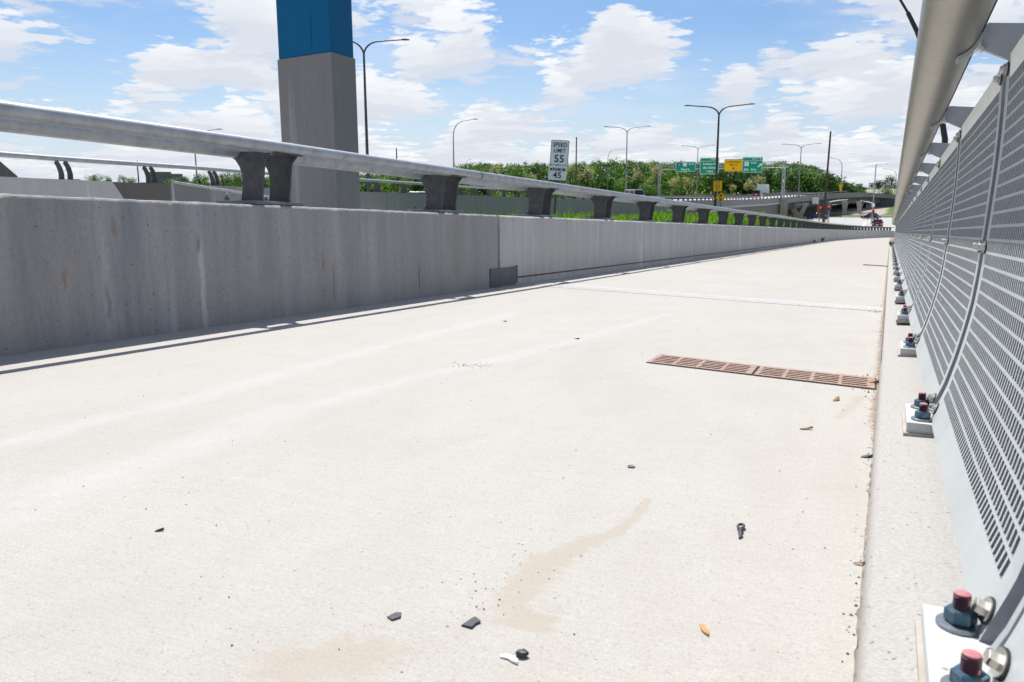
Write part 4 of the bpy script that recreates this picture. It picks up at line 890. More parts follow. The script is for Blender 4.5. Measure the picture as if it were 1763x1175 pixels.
# ------------------------------------------------------------------ viaduct
def viaduct():
    t = thing('highway_viaduct', 'long concrete and dark steel highway viaduct curving over the street', 'viaduct')
    wallmesh(MB(), PAR, .40, 0, -1.30).build('parapet', M['parapet'], t)
    left = PAR[:7]; right = PAR[6:]
    ret = [q - n * -.25 for q, n in zip(left, left_normals(left))]
    wallmesh(MB(), ret, .5, -1.32, -8.0).build('retaining_wall', M['viaduct'], t)
    wallmesh(MB(), [q + n * -.06 for q, n in zip(left, left_normals(left))], .3, -1.0, -1.34).build('coping', M['pale'], t)
    for w in (1.1, 6, 11, 16):
        g = [q + n * w for q, n in zip(right, left_normals(right))]; wallmesh(MB(), g, .35, -1.32, -2.95).build('girder', M['girder'], t)
    mb = MB(); ns = left_normals(right); mb.sweep([[q + n * .05 + Vector((0, 0, -1.02)), q + n * .05 + Vector((0, 0, -1.31)), q + n * 17.5 + Vector((0, 0, -1.31)), q + n * 17.5 + Vector((0, 0, -1.02))] for q, n in zip(right, ns)]); mb.build('deck_slab', M['viaduct'], t)
    mb = MB()
    for p, tg in resample(right, 24)[1:-1]:
        n = Vector((-tg.y, tg.x, 0)); mb.box(p + n * 1.02 + Vector((0, 0, -2.13)), (.10, .9, 1.62), 0, Matrix.Rotation(math.atan2(-tg.x, tg.y), 3, 'Z'))
    mb.build('stiffener', M['lamp'], t)
    # flared piers
    def pier(px, D, w0, w1, mat, name='pier', ztop=None):
        top = at(px, 347, D); zt = ztop if ztop is not None else top.z; zb = -7.4; c = Vector((top.x, top.y, 0)); ang = -R(bearing(top.x, top.y))
        prof = [(-w0 / 2, zb), (w0 / 2, zb), (w0 / 2 * 1.05, zb + (zt - zb) * .35), (w0 / 2 * 1.3, zb + (zt - zb) * .65), (w1 / 2, zt), (-w1 / 2, zt), (-w0 / 2 * 1.3, zb + (zt - zb) * .65), (-w0 / 2 * 1.05, zb + (zt - zb) * .35)]
        mb = MB().prism(prof, 'y', -.6, .6); o = mb.build(name, mat, t, bevel=.05); o.location = c; o.rotation_euler = (0, 0, ang)
    pier(1455, 238, .95, 1.9, M['pale']); pier(1480.5, 243, .95, 1.9, M['pale']); pier(1426, 226, 1.3, 2.0, M['viaduct'])
    # V-shaped pier near the abutment
    top = at(1376, 356, 206); c = Vector((top.x, top.y, 0)); mb = MB()
    zt, zb = top.z + .25, -7.3; mb.prism([(-.5, zb), (.5, zb), (1.85, zt), (.95, zt), (0, zb + 1.9), (-1.35, zt), (-2.3, zt)], 'y', -.5, .5); mb.prism([(-2.6, zt), (2.1, zt), (2.1, zt + .5), (-2.6, zt + .5)], 'y', -.55, .55)
    o = mb.build('pier', M['tan'], t); o.location = c; o.rotation_euler = (0, 0, R(5))
    # pilaster at the end of the retaining wall
    q = at(1350.5, 343, 188.6); mb = MB().box((q.x, q.y, -4.9), (1.55, 1.2, 6.2), 0, Matrix.Rotation(R(6), 3, 'Z')); mb.build('pilaster', M['tan'], t, bevel=.04)
    # far abutment
    a, b = at(1497, 345, 282), at(1560, 345, 292); mb = MB(); mb.sweep([[a + Vector((0, 0, .35)), a + Vector((0, 0, -4.6)), a + Vector((2, 14, -4.6)), a + Vector((2, 14, .35))], [b + Vector((0, 0, .35)), b + Vector((0, 0, -4.6)), b + Vector((2, 14, -4.6)), b + Vector((2, 14, .35))]]); mb.build('abutment', M['girder'], t)
    a, b = at(1491.5, 347, 276), at(1499, 347, 278); mb = MB(); mb.sweep([[a, a + Vector((0, 0, -4.0)), a + Vector((1, 6, -4)), a + Vector((1, 6, 0))], [b, b + Vector((0, 0, -4.0)), b + Vector((1, 6, -4)), b + Vector((1, 6, 0))]]); mb.build('abutment', M['tan'], t)
    a, b = at(1356, 350, 222), at(1417, 350, 238); mb = MB(); mb.sweep([[Vector((q.x, q.y, -3.0)), Vector((q.x, q.y, -7.6)), Vector((q.x - 1, q.y + 9, -7.6)), Vector((q.x - 1, q.y + 9, -3.0))] for q in (a, b)]); mb.build('abutment', M['darkwall'], t)  # dark block added for the deep shade under the deck
viaduct()
line_railing('viaduct_railing', 'dark post and tube railing along the near parapet of the viaduct', PAR[:9], 2.9, .12, .42, (M['galv'], M['post']), .9, .26)
mb = MB(); q = at(1404, 346, 217.5); mb.box((q.x, q.y, q.z), (1.55, .08, 1.55), 0, Matrix.Rotation(R(-6), 3, 'Z')); o = mb.build('blank_board', M['whiteb'], bevel=.02); tag(o, 'blank white square board fixed to the dark girder of the viaduct', 'board')

# ------------------------------------------------------------------ street below
def street():
    mb = MB(); z = -6.90
    V = [(-30, 150, z), (14, 118, z), (30, 118, z), (40, 232, z), (14, 226, z), (-4, 223, z), (-30, 214, z)]
    o = mb.add(V, [tuple(range(7))]).build('street', M['asphalt']); tag(o, kind='structure')
    mb = MB()
    a, b = at(1484.5, 388.5, 165.0), at(1490, 382.5, 193.0)
    for q in (a, b): q.z = z + .006
    mb.add([a - Vector((.2, 0, 0)), a + Vector((.2, 0, 0)), b + Vector((.2, 0, 0)), b - Vector((.2, 0, 0))], [(0, 1, 2, 3)])
    o = mb.build('street_markings', M['paint']); tag(o, kind='structure')
    mb = MB(); mb.sweep([[Vector(q) + Vector((0, 0, dz)) for q in ((-32, 214.5, z), (-4, 223.5, z), (14, 226.5, z), (40, 232.5, z))] + [Vector(q) + Vector((0, .3, dz)) for q in ((40, 232.5, z), (14, 226.5, z), (-4, 223.5, z), (-32, 214.5, z))] for dz in (-.1, .14)]); o = mb.build('street_kerb', M['kerb']); tag(o, kind='structure')
street()

# ------------------------------------------------------------------ street lamps
def lamp(px, ytop, D, label, arms, base_y=None, base_z=None, mat='lamp', r=.13, spread=4.1, rot=0.0, group='highway street lamps', rise=.75):
    """arms: 'both', 'right' or 'left'. ytop: pixel height of the arm ends."""
    top = at(px, ytop, D); zb = base_z if base_z is not None else at(px, base_y, D).z; Ht = top.z - zb
    t = thing('street_lamp', label, 'street lamp', (top.x, top.y, zb), (0, 0, -R(bearing(top.x, top.y)) + rot), group)
    fork = Ht - rise - .2 if arms == 'both' else Ht - 2.6
    MB().tube([(0, 0, 0), (0, 0, .5), (0, 0, fork)], [r * 1.25, r * 1.1, r * .62], 10).build('pole', M[mat], t, smooth=50)
    MB().lathe([(r * 2, 0), (r * 2, .06), (r * 1.5, .09), (r * 1.4, .4)], 10).build('base', M[mat], t)
    for sgn in ((-1, 1) if arms == 'both' else ((1,) if arms == 'right' else (-1,))):
        p0 = Vector((0, 0, fork - .05))
        if arms == 'both': pts = bez(p0, Vector((sgn * .25, 0, Ht - .35)), Vector((sgn * 1.3, 0, Ht - .2))) + [Vector((sgn * (spread - .7), 0, Ht))]
        else: pts = bez(p0, Vector((sgn * .05, 0, Ht - .5)), Vector((sgn * 1.7, 0, Ht - .25)), 10) + [Vector((sgn * (spread - .7), 0, Ht))]
        MB().tube(pts, [r * .58 - (r * .22) * k / len(pts) for k in range(len(pts))], 8).build('arm', M[mat], t, smooth=60)
        x0 = sgn * (spread - .75); mb = MB(); mb.prism([(x0, Ht - .03), (x0 + sgn * .30, Ht - .05), (x0 + sgn * .75, Ht - .02), (x0 + sgn * .75, Ht + .03), (x0 + sgn * .3, Ht + .09), (x0, Ht + .05)], 'y', -.16, .16); mb.build('lamp_head', M[mat], t, bevel=.015)
    return t
lamp(625.5, 67, 78, 'tall double arm street lamp beside the blue pylon, its left arm behind the pylon', 'both', base_z=-1.2, r=.15, rise=1.0)
lamp(780, 205.5, 130, 'single arm street lamp right of the pylon, arm reaching right', 'right', base_z=-1.6, mat='lampgrey', spread=3.8)
lamp(1080, 218, 150, 'double arm street lamp between the speed sign and the overhead sign bridge', 'both', base_z=-1.7, mat='lampgrey', spread=4.1)
lamp(1238.5, 181, 105, 'tall dark double arm street lamp rising behind the yellow 35 sign', 'both', base_z=-2.9, r=.17, spread=4.15, rise=.9)
lamp(1202, 251, 214, 'double arm street lamp standing behind the two left green highway signs', 'both', base_z=-1.9, mat='lampgrey', spread=4.1)
lamp(1380, 248, 200, 'double arm street lamp on the viaduct right of the sign bridge', 'both', base_z=-2.0, mat='lampgrey', spread=4.2)
lamp(1451, 272, 240, 'single arm street lamp on the viaduct beside the stacked yellow signs, arm reaching left', 'left', base_z=-1.6, mat='lampgrey', spread=3.5, r=.14)
lamp(1047, 257.5, 250, 'thin single arm street lamp just left of the double arm lamp, before the wooded hill', 'right', base_z=-1.9, mat='lampgrey', spread=5.0)
lamp(333, 222, 125, 'thin street lamp behind the barrier rail left of the pylon, arm end above the rail', 'right', base_z=-1.5, mat='lampgrey', spread=3.8)
lamp(1276, 271, 330, 'small faint double arm street lamp above the yellow overhead sign', 'both', base_z=-1.5, mat='lampgrey', spread=2.6)
lamp(1482, 318.5, 470, 'tiny far street lamp arching left above the far end of the viaduct', 'left', base_z=-.8, mat='lampgrey', spread=3.0, r=.10)
lamp(1544, 291, 330, 'faint street lamp arching left close beside the brushed handrail', 'left', base_z=-1.5, mat='lampgrey', spread=4.5)

# near path light: black curved pole outside the railing
def path_light():
    pts = [at_y for at_y in []]
    def aty(x, y, Y): d = ray(x, y); return d * (Y / d.y) + Vector((0, 0, CAMH))
    up = [aty(1627, 240, 20), aty(1622, 208, 20), aty(1600, 115, 20), aty(1579, 55, 20), aty(1563, 22, 20)]
    t = thing('path_light', 'black curved pole arching over the railing from outside the path', 'light pole', (up[0].x + .06, 20, -7))
    L0 = t.location; b = up[0]
    MB().tube([Vector((0, 0, 0)), Vector((b.x + .04, b.y, 0)) - L0, b - L0] + [q - L0 for q in up[1:]], [.09, .075, .06, .058, .052, .047, .042], 12).build('pole', M['cable'], t, smooth=60)
    e = up[-1]; d = (up[-1] - up[-2]).normalized(); ar = [e, e + d * .6 + Vector((-.05, 0, 0)), e + d * 1.3 + Vector((-.35, 0, .0)), e + d * 1.9 + Vector((-.9, 0, -.15))]
    MB().tube([q - L0 for q in ar], [.026, .024, .022, .02], 10).build('arm', M['cable'], t, smooth=60)
    q = ar[-1] - L0; MB().box((q.x - .25, q.y, q.z), (.55, .18, .06)).build('lamp_head', M['cable'], t, bevel=.015)
path_light()
def pole(px, ytop, D, zb, label, mat='wood', r=.15, lean=0.0, group=None):
    top = at(px, ytop, D); t = thing('utility_pole', label, 'pole', (top.x, top.y, zb), group=group)
    MB().tube([(-lean, 0, 0), (0, 0, top.z - zb)], [r * 1.2, r * .75], 10).build('shaft', M[mat], t, smooth=60)
    MB().lathe([(r * .85, top.z - zb), (r * .85, top.z - zb + .12), (r * .3, top.z - zb + .2)], 10).build('cap', M['lamp'], t)
pole(1430, 228, 170, -7.0, 'tall dark brown pole rising from the street corner in front of the viaduct', r=.20, lean=.25)
pole(992.5, 238, 150, -4, 'dark brown pole just right of the speed limit sign', r=.14)
pole(682.5, 257, 160, -5, 'short dark pole above the rail midway between the pylon and the next lamp', r=.14)
pole(236, 279, 150, -3, 'thin dark pole behind the pair of posts on the far left wall', r=.12)
pole(1361.5, 300, 300, -4, 'thin dark mast before the hill just right of the sign bridge upright', r=.12)

# ------------------------------------------------------------------ signs
def rrect(w, h, r=.05, n=4):
    pts = []
    for cx, cy, a0 in ((w / 2 - r, h / 2 - r, 0), (-w / 2 + r, h / 2 - r, 90), (-w / 2 + r, -h / 2 + r, 180), (w / 2 - r, -h / 2 + r, 270)):
        pts += [(cx + r * math.cos(R(a0 + 90 * k / n)), cy + r * math.sin(R(a0 + 90 * k / n))) for k in range(n + 1)]
    return pts
def board(w, h, mat, border, parent, x=0, z=0, r=.05, bw=.018, inset=.016, name='board', outline=None):
    poly = outline or rrect(w, h, r); MB().prism([(x + a, z + b) for a, b in poly], 'y', 0, .008).build(name, [mat], parent)
    if border:
        k0, k1 = 1 - 2 * inset / max(w, h), 1 - 2 * (inset + bw) / max(w, h)
        def sc(q, i): return (q[0] * (w / 2 - i) / (w / 2), q[1] * (h / 2 - i) / (h / 2))
        o_ = [sc(q, inset) for q in poly]; i_ = [sc(q, inset + bw) for q in poly]; n = len(poly)
        MB().add([(x + a, -.003, z + b) for a, b in o_ + i_], [(k, (k + 1) % n, n + (k + 1) % n, n + k) for k in range(n)]).build('border', border, parent)
def speed_sign():
    q = at(953, 372, 42); t = thing('speed_limit_sign', 'leaning white SPEED LIMIT 55 sign with a MINIMUM 45 plate below', 'road sign', (q.x, q.y, q.z - .5), (0, R(3.6), R(9)))
    s0 = at(962.5, 263, 42); H = s0.z - (q.z - .5)
    board(.93, 1.22, M['white'], M['black'], t, .06, H, .05); 
    board(.93, .70, M['white'], None, t, .02, H - .99, .04, name='board')
    mb = MB(); x, z = .06, H
    text_into(mb, 'SPEED', .29, x, z + .375, sx=.88, bold=.006); text_into(mb, 'LIMIT', .27, x, z + .09, sx=.88, bold=.005); text_into(mb, '55', .50, x, z - .31, bold=.010)
    x, z = .02, H - .99; text_into(mb, 'MINIMUM', .22, x, z + .165, sx=.80, bold=.006); text_into(mb, '45', .42, x, z - .12, bold=.008)
    mb.build('lettering', M['black'], t, fix=False)
    MB().box((0, .06, (H + .5) / 2), (.09, .09, H + .5)).build('post', M['timber'], t)
speed_sign()
def ramp_sign():
    q = at(1234, 360, 92); t = thing('advisory_speed_sign', 'yellow 35 speed plate on a post in front of the tall dark lamp', 'road sign', (q.x, q.y, q.z - 1.2), (0, 0, R(8)))
    s = at(1234.3, 320.7, 92); H = s.z - (q.z - 1.2)
    board(.93, 1.14, M['yellow'], M['black'], t, 0, H, .05); mb = MB(); text_into(mb, 'EXIT', .24, 0, H + .36, sx=.9, bold=.004); text_into(mb, '35', .50, 0, H - .06, bold=.008); text_into(mb, 'MPH', .17, 0, H - .42, bold=.004); mb.build('lettering', M['black'], t, fix=False)
    MB().box((0, .05, (H + .4) / 2), (.10, .07, H + .4)).build('post', M['back'], t)
ramp_sign()
def signal_sign():
    q = at(1240, 362, 88); t = thing('signal_ahead_sign', 'yellow diamond sign with a traffic light symbol below the 35 plate', 'road sign', (q.x, q.y, q.z - 1.2), (0, 0, R(8)))
    s = at(1240, 340.5, 88); H = s.z - (q.z - 1.2); d = .545
    board(2 * d, 2 * d, M['yellow'], M['black'], t, 0, H, outline=[(0, d), (-d, 0), (0, -d), (d, 0)], bw=.02, inset=.03)
    mb = MB(); mb.add([(a, -.006, H + b) for a, b in rrect(.27, .68, .08)], [tuple(range(20))]); mb.build('symbol', M['black'], t)
    for k, mn in enumerate(('signred', 'ambergl', 'greengl')):
        z = H + .21 - .21 * k; MB().add([(.085 * math.cos(a), -.009, z + .085 * math.sin(a)) for a in np.linspace(0, 2 * math.pi, 17)[:-1]], [tuple(range(16))]).build('lens', M[mn], t)
    MB().box((0, .05, (H + .2) / 2), (.08, .06, H + .2)).build('post', M['timber'], t)
signal_sign()

def gantry():
    A, B = at(1136, 282.5, 216), at(1351, 277, 188.6); zA, zB = -2.0, -2.2
    t = thing('sign_gantry', 'grey truss sign bridge spanning the highway', 'sign gantry', (B.x, B.y, zB)); O = t.location.copy()
    def up(P0, zb, zt, name):
        mb = MB(); n = Vector((P0.x, P0.y, 0)).normalized(); n = Matrix.Rotation(R(14), 3, 'Z') @ n
        for s in (-.45, .45): mb.tube([Vector((P0.x, P0.y, zb)) + n * s * 2 - O, Vector((P0.x, P0.y, zt)) + n * s * 2 - O], .15, 10)
        k = 0
        for z in np.arange(zb + .5, zt - 1, 1.4): mb.tube([Vector((P0.x, P0.y, z)) + n * (.9 if k else -.9) - O, Vector((P0.x, P0.y, z + 1.4)) + n * (-.9 if k else .9) - O], .06, 6); k = 1 - k
        mb.build(name, M['back'], t, smooth=60)
    up(A, zA - 1, A.z, 'upright'); up(B, zB, B.z, 'upright')
    T0, T1 = at(1137, 283, 216), at(1351, 278, 188.6); L0, L1 = at(1137, 292.5, 216), at(1351, 288.5, 188.6)
    mb = MB(); d = (T1 - T0); n = Vector((-d.y, d.x, 0)).normalized()
    for a, b in ((T0, T1), (L0, L1)):
        for s in (0, 1.2): mb.tube([a + n * s - O, b + n * s - O], .075, 8)
    mb.build('chord', M['back'], t, smooth=60)
    mb = MB(); N_ = 30
    for k in range(N_):
        f0, f1 = k / N_, (k + 1) / N_; p, q = (T0.lerp(T1, f0), L0.lerp(L1, f1)) if k % 2 else (L0.lerp(L1, f0), T0.lerp(T1, f1)); mb.tube([p - O, q - O], .032, 6); mb.tube([p + n * 1.2 - O, q + n * 1.2 - O], .032, 6)
    mb.build('brace', M['back'], t)
    def on(f, off=-.7): p = T0.lerp(T1, f); return p
    def panel_(px, py, w, h, mat, label, fill):
        xs = [q for q in np.linspace(0, 1, 200)]
        D = float(np.interp(px, [1137, 1351], [216, 188.6])) - 4.5
        c = at(px, py, D); s = thing('overhead_sign', label, 'highway sign', c, (0, 0, R(12)), 'overhead highway signs')
        W_, H_ = w / F * D * 1.02, h / F * D * 1.02
        board(W_, H_, M[mat], M['signwhite'] if mat == 'green' else M['black'], s, 0, 0, .22, .07, .06); mb = MB(); fill(mb, W_, H_, s)
        mb.build('lettering', M['signwhite'] if mat == 'green' else M['black'], s, fix=False)
        MB().box((0, .12, 0), (W_ * .8, .1, .12)).build('bracket', M['back'], s)
    def disk(parent, x, z, r, mat, name='shield', n=16, y=-.010, sq=False):
        pts = [(x + r * math.cos(a), z + r * math.sin(a)) for a in np.linspace(0, 2 * math.pi, n + 1)[:-1]] if not sq else [(x - r, z - r), (x + r, z - r), (x + r, z + r), (x - r, z + r)]
        MB().add([(a, y, b) for a, b in pts], [tuple(range(len(pts)))]).build(name, M[mat], parent)
    def shield(parent, x, z, r, top, bot):
        pts = [(-.9, .75), (-.45, .95), (0, .8), (.45, .95), (.9, .75), (1, .1), (.75, -.55), (0, -1.05), (-.75, -.55), (-1, .1)]
        MB().add([(x + a * r, -.010, z + b * r) for a, b in pts], [tuple(range(10))]).build('shield', M[bot], parent)
        if top: MB().add([(x + a * r * .92, -.014, z + b * r) for a, b in ((-.95, .72), (.95, .72), (1.03, .35), (-1.03, .35))], [(0, 1, 2, 3)]).build('shield_band', M[top], parent)
    def f1(mb, W_, H_, s):
        shield(s, -W_ * .31, H_ * .20, H_ * .20, 'signred', 'signblue'); text_into(mb, '74', .50, -W_ * .31, H_ * .17, -.02, sx=.9)
        shield(s, -W_ * .03, H_ * .20, H_ * .20, None, 'signwhite'); m2 = MB(); text_into(m2, '6', .55, -W_ * .03, H_ * .19, -.02); m2.build('number', M['black'], s, fix=False)
        text_into(mb, 'EAST', .52, W_ * .29, H_ * .25, -.02, bold=.01); text_into(mb, 'Peoria', .75, 0, -H_ * .27, -.02, bold=.015)
    def f2(mb, W_, H_, s):
        text_into(mb, 'EXIT 3', .48, W_ * .25, H_ * .39, -.02, bold=.01); text_into(mb, 'Avenue of', .70, 0, H_ * .13, -.02, sx=.95, bold=.015); text_into(mb, 'the Cities', .70, 0, -H_ * .10, -.02, sx=.95, bold=.015); text_into(mb, '1 MILE', .55, 0, -H_ * .33, -.02, bold=.012)
        MB().box((0, -.004, H_ * .29), (W_ * .96, .01, .06)).build('divider', M['signwhite'], s)
    def f3(mb, W_, H_, s):
        text_into(mb, 'LANE ENDS', .58, 0, H_ * .26, -.02, sx=.92, bold=.012); text_into(mb, '800 FT', .58, 0, H_ * .03, -.02, sx=.95, bold=.012)
        mb.add([(a * .9, -.02, b * .9 - H_ * .24) for a, b in ((-.09, .35), (.09, .35), (.09, 0), (.36, .08), (0, -.36), (-.36, .08), (-.09, 0))], [tuple(range(7))])
    def f4(mb, W_, H_, s):
        text_into(mb, 'EXIT 1 B', .48, W_ * .2, H_ * .39, -.02, bold=.01); disk(s, -W_ * .28, H_ * .07, H_ * .135, 'signwhite', sq=True); m2 = MB(); text_into(m2, '92', .52, -W_ * .28, H_ * .07, -.02); m2.build('number', M['black'], s, fix=False)
        text_into(mb, 'EAST', .52, W_ * .08, H_ * .12, -.02, bold=.01); text_into(mb, '6th  Ave', .68, -W_ * .10, -H_ * .30, -.02, bold=.015)
        MB().box((0, -.004, H_ * .27), (W_ * .96, .01, .06)).build('divider', M['signwhite'], s)
        a = R(38); ca, sa = math.cos(a), math.sin(a)
        mb.add([(W_ * .37 + (u * ca - v * sa), -.02, -H_ * .03 + (u * sa + v * ca)) for u, v in ((-.55, -.11), (.1, -.11), (.02, -.4), (.6, 0), (.02, .4), (.1, .11), (-.55, .11))], [tuple(range(7))])
    panel_(1180.2, 287.5, 32, 15.8, 'green', 'green overhead sign for Peoria with two route shields, leftmost on the sign bridge', f1)
    panel_(1221.3, 286.3, 30, 26, 'green', 'green overhead sign reading Avenue of the Cities 1 MILE', f2)
    panel_(1262.8, 285, 28.5, 19.3, 'yellow', 'yellow overhead sign reading LANE ENDS 800 FT with a down arrow', f3)
    panel_(1295.3, 284.2, 31.3, 24, 'green', 'green overhead sign for 6th Ave with an up-right arrow', f4)
gantry()
def stacked_sign():
    q = at(1447, 334, 236); t = thing('warning_sign', 'small orange yellow diamond and plate on the viaduct beside the single arm lamp', 'road sign', (q.x, q.y, q.z - .6), (0, 0, R(4))); s = at(1447, 320, 236); H = s.z - t.location.z; d = .62
    board(2 * d, 2 * d, M['yellow'], None, t, 0, H + .05, outline=[(0, d), (-d, 0), (0, -d), (d, 0)]); board(.62, .8, M['yellow'], None, t, 0, H - .85, .05, name='plate')
    MB().add([(a, -.012, H + .05 + b) for a, b in ((-.05, -.3), (.05, -.3), (.05, .05), (.2, .0), (0, .3), (-.2, .0), (-.05, .05))], [tuple(range(7))]).build('symbol', M['signred'], t)
    MB().box((0, .05, H / 2), (.1, .07, H)).build('post', M['back'], t)
stacked_sign()
q = at(1468, 328.5, 420); t = thing('highway_sign', 'tiny far green highway sign above the viaduct deck', 'road sign', (q.x, q.y, q.z)); board(2.6, 1.6, M['green'], M['signwhite'], t, 0, 0, .1); MB().box((0, .1, -2), (.15, .1, 4)).build('post', M['back'], t)

# ------------------------------------------------------------------ vehicles
def car(px, py, D, rot, label, paint, z=None, kind='car', lights=False, L_=4.6, W_=1.84, Hc=1.46):
    q = at(px, py, D); zz = z if z is not None else q.z; t = thing('parked_car' if kind == 'parked' else 'car', label, 'car', (q.x, q.y, zz), (0, 0, R(rot)), 'cars on the highway and street')
    h = L_ / 2; bm = Hc * .56; suv = Hc > 1.6
    body = [(-h, .30), (-h + .02, bm * .92), (-h + .12, bm), (h - 1.25, bm), (h - .25, bm * .84), (h - .02, bm * .62), (h, .30), (h - .15, .20), (-h + .15, .20)]
    MB().prism(body, 'x', -W_ / 2, W_ / 2).build('body', paint, t, smooth=40, bevel=.06)
    r0, r1 = (-h + .10, -h + .38) if suv else (-h + .55, -h + 1.15); f0, f1 = h - 1.30, h - 2.05; w0, w1 = W_ / 2 - .05, W_ / 2 - .20
    mb = MB(); lo = [(-w0, r0), (w0, r0), (w0, f0), (-w0, f0)]; hi = [(-w1, r1), (w1, r1), (w1, f1), (-w1, f1)]
    mb.sweep([[(a, b, bm - .03) for a, b in lo], [(a, b, Hc - .07) for a, b in hi]]); mb.build('window', M['glass'], t, bevel=.02)
    mb = MB(); mb.sweep([[(a * 1.01, b * 1.0, Hc - .075) for a, b in hi], [(a * .93, b * .97, Hc) for a, b in hi]]); mb.build('roof', paint, t, smooth=40, bevel=.025)
    for s in (-1, 1):
        for u in ((r0, r1), (f0, f1), ((r0 + f0) / 2 - .1, (r1 + f1) / 2 - .05)):
            a = Vector((s * (w0 + .008), u[0], bm - .02)); b = Vector((s * (w1 + .008), u[1], Hc - .06)); MB().tube([a, b], .035, 5).build('pillar', paint, t)
    for sx in (-1, 1):
        for sy in (-h + .80, h - .85):
            T = Matrix.Translation((sx * (W_ / 2 - .10), sy, .32)) @ Matrix.Rotation(R(90), 4, 'Y'); wh = MB().lathe([(.20, -.11), (.31, -.11), (.325, -.06), (.325, .06), (.31, .11), (.20, .11)], 18, 0, T).build('wheel', M['tyre'], t, smooth=40)
            MB().lathe([(.02, -.118), (.20, -.112), (.20, .112), (.02, .118)], 14, 0, T).build('rim', M['chrome'], wh, smooth=30)
        MB().box((sx * (W_ / 2 - .22), -h + .02, bm * .80), (.38, .08, .15)).build('tail_light', M['tail'] if lights else M['signred'], t, bevel=.02)
        MB().box((sx * (W_ / 2 - .25), h - .10, bm * .70), (.40, .12, .13)).build('headlight', M['head'], t, bevel=.02)
        MB().box((sx * (W_ / 2 + .08), f0 - .05, bm + .05), (.18, .10, .13)).build('mirror', paint, t, bevel=.02)
    if lights: MB().box((0, r0 - .02, bm + .12), (.5, .04, .05)).build('brake_light', M['tail'], t)
    MB().box((0, -h - .005, bm * .62), (.42, .02, .14)).build('licence_plate', M['white'], t)
    return t
def paint(n, c): return pmat(n, c, None, 3, 0.25, 0.3, coat=.6)
SZ = -6.90
car(1510.5, 390.5, 170, -1, 'dark car waiting in the street with its red brake lights on', paint('dark_navy_paint', (.02, .022, .03)), SZ, lights=True)
car(1498.5, 378.5, 212, 60, 'dark blue car seen side on, crossing the street behind the signal pole', paint('dark_blue_paint', (.025, .04, .07)), -6.9, L_=4.2, Hc=1.42)
car(1408, 380, 206, 80, 'blue car in the shade under the viaduct', paint('mid_blue_paint', (.01, .05, .16)), -6.9, L_=4.8)
car(1087, 338, 135, 48, 'white people carrier on the highway seen over the grey green wall', paint('white_car_paint', (.75, .76, .78)), -1.62, Hc=1.85, L_=5.0, W_=1.95)
car(722, 340, 60, 30, 'pale car whose roof just shows over the highway wall right of the pylon', paint('pale_grey_paint', (.55, .58, .6)), -1.08, Hc=1.45)
car(1304.5, 338, 222, -2, 'dark maroon estate car driving away in front of the white box truck', paint('maroon_paint', (.07, .015, .03)), -1.95, Hc=1.72, W_=1.95)
car(1340, 337, 262, -3, 'black car on the viaduct left of the sign bridge upright', paint('black_car_paint', (.015, .016, .02)), -2.2, W_=1.9)
car(1352.5, 337, 300, -6, 'silver car on the viaduct just right of the sign bridge upright', paint('silver_paint', (.45, .47, .5)), -2.3, Hc=1.6)
car(1358.5, 336.5, 296, -6, 'dark grey car beside the silver car on the viaduct', paint('dark_grey_paint', (.04, .045, .05)), -2.3)
car(1369, 336, 300, -8, 'dark red van on the viaduct left of the white trailer', paint('dark_red_paint', (.10, .02, .03)), -2.1, Hc=2.0)
def truck(px, py, D, rot, label, z, L_=7.0, H_=3.2):
    q = at(px, py, D); t = thing('box_truck', label, 'truck', (q.x, q.y, z), (0, 0, R(rot)), 'trucks on the highway')
    MB().box((0, -.6, .95 + (H_ - .95) / 2), (2.4, L_ - 1.6, H_ - .95)).build('cargo_box', M['whiteb'], t, bevel=.04)
    MB().prism([(L_ / 2 - 1.35, .5), (L_ / 2 + .35, .5), (L_ / 2 + .35, 1.4), (L_ / 2 - .1, 2.3), (L_ / 2 - 1.35, 2.35)], 'x', -1.05, 1.05).build('cab', M['white'], t, bevel=.06)
    MB().box((0, -.2, .78), (1.1, L_ - 1, .25)).build('chassis', M['lamp'], t)
    for sx in (-1, 1):
        for sy in (-L_ / 2 + 1.0, L_ / 2 - .6): MB().lathe([(.25, -.14), (.45, -.14), (.47, 0), (.45, .14), (.25, .14)], 16, 0, Matrix.Translation((sx * .95, sy, .47)) @ Matrix.Rotation(R(90), 4, 'Y')).build('wheel', M['tyre'], t, smooth=40)
        MB().box((sx * 1.0, -L_ / 2 + .17, .85), (.25, .06, .12)).build('tail_light', M['signred'], t)
    MB().box((0, -L_ / 2 + .19, 2.05), (2.1, .02, 2.0)).build('rear_door', M['white'], t)
truck(1314, 337, 250, -2, 'white box truck ahead of the maroon car on the highway', -2.05, 7, 3.3)
truck(1381, 336, 330, -10, 'white trailer truck on the viaduct beside the double arm lamp', -2.0, 8, 3.4)

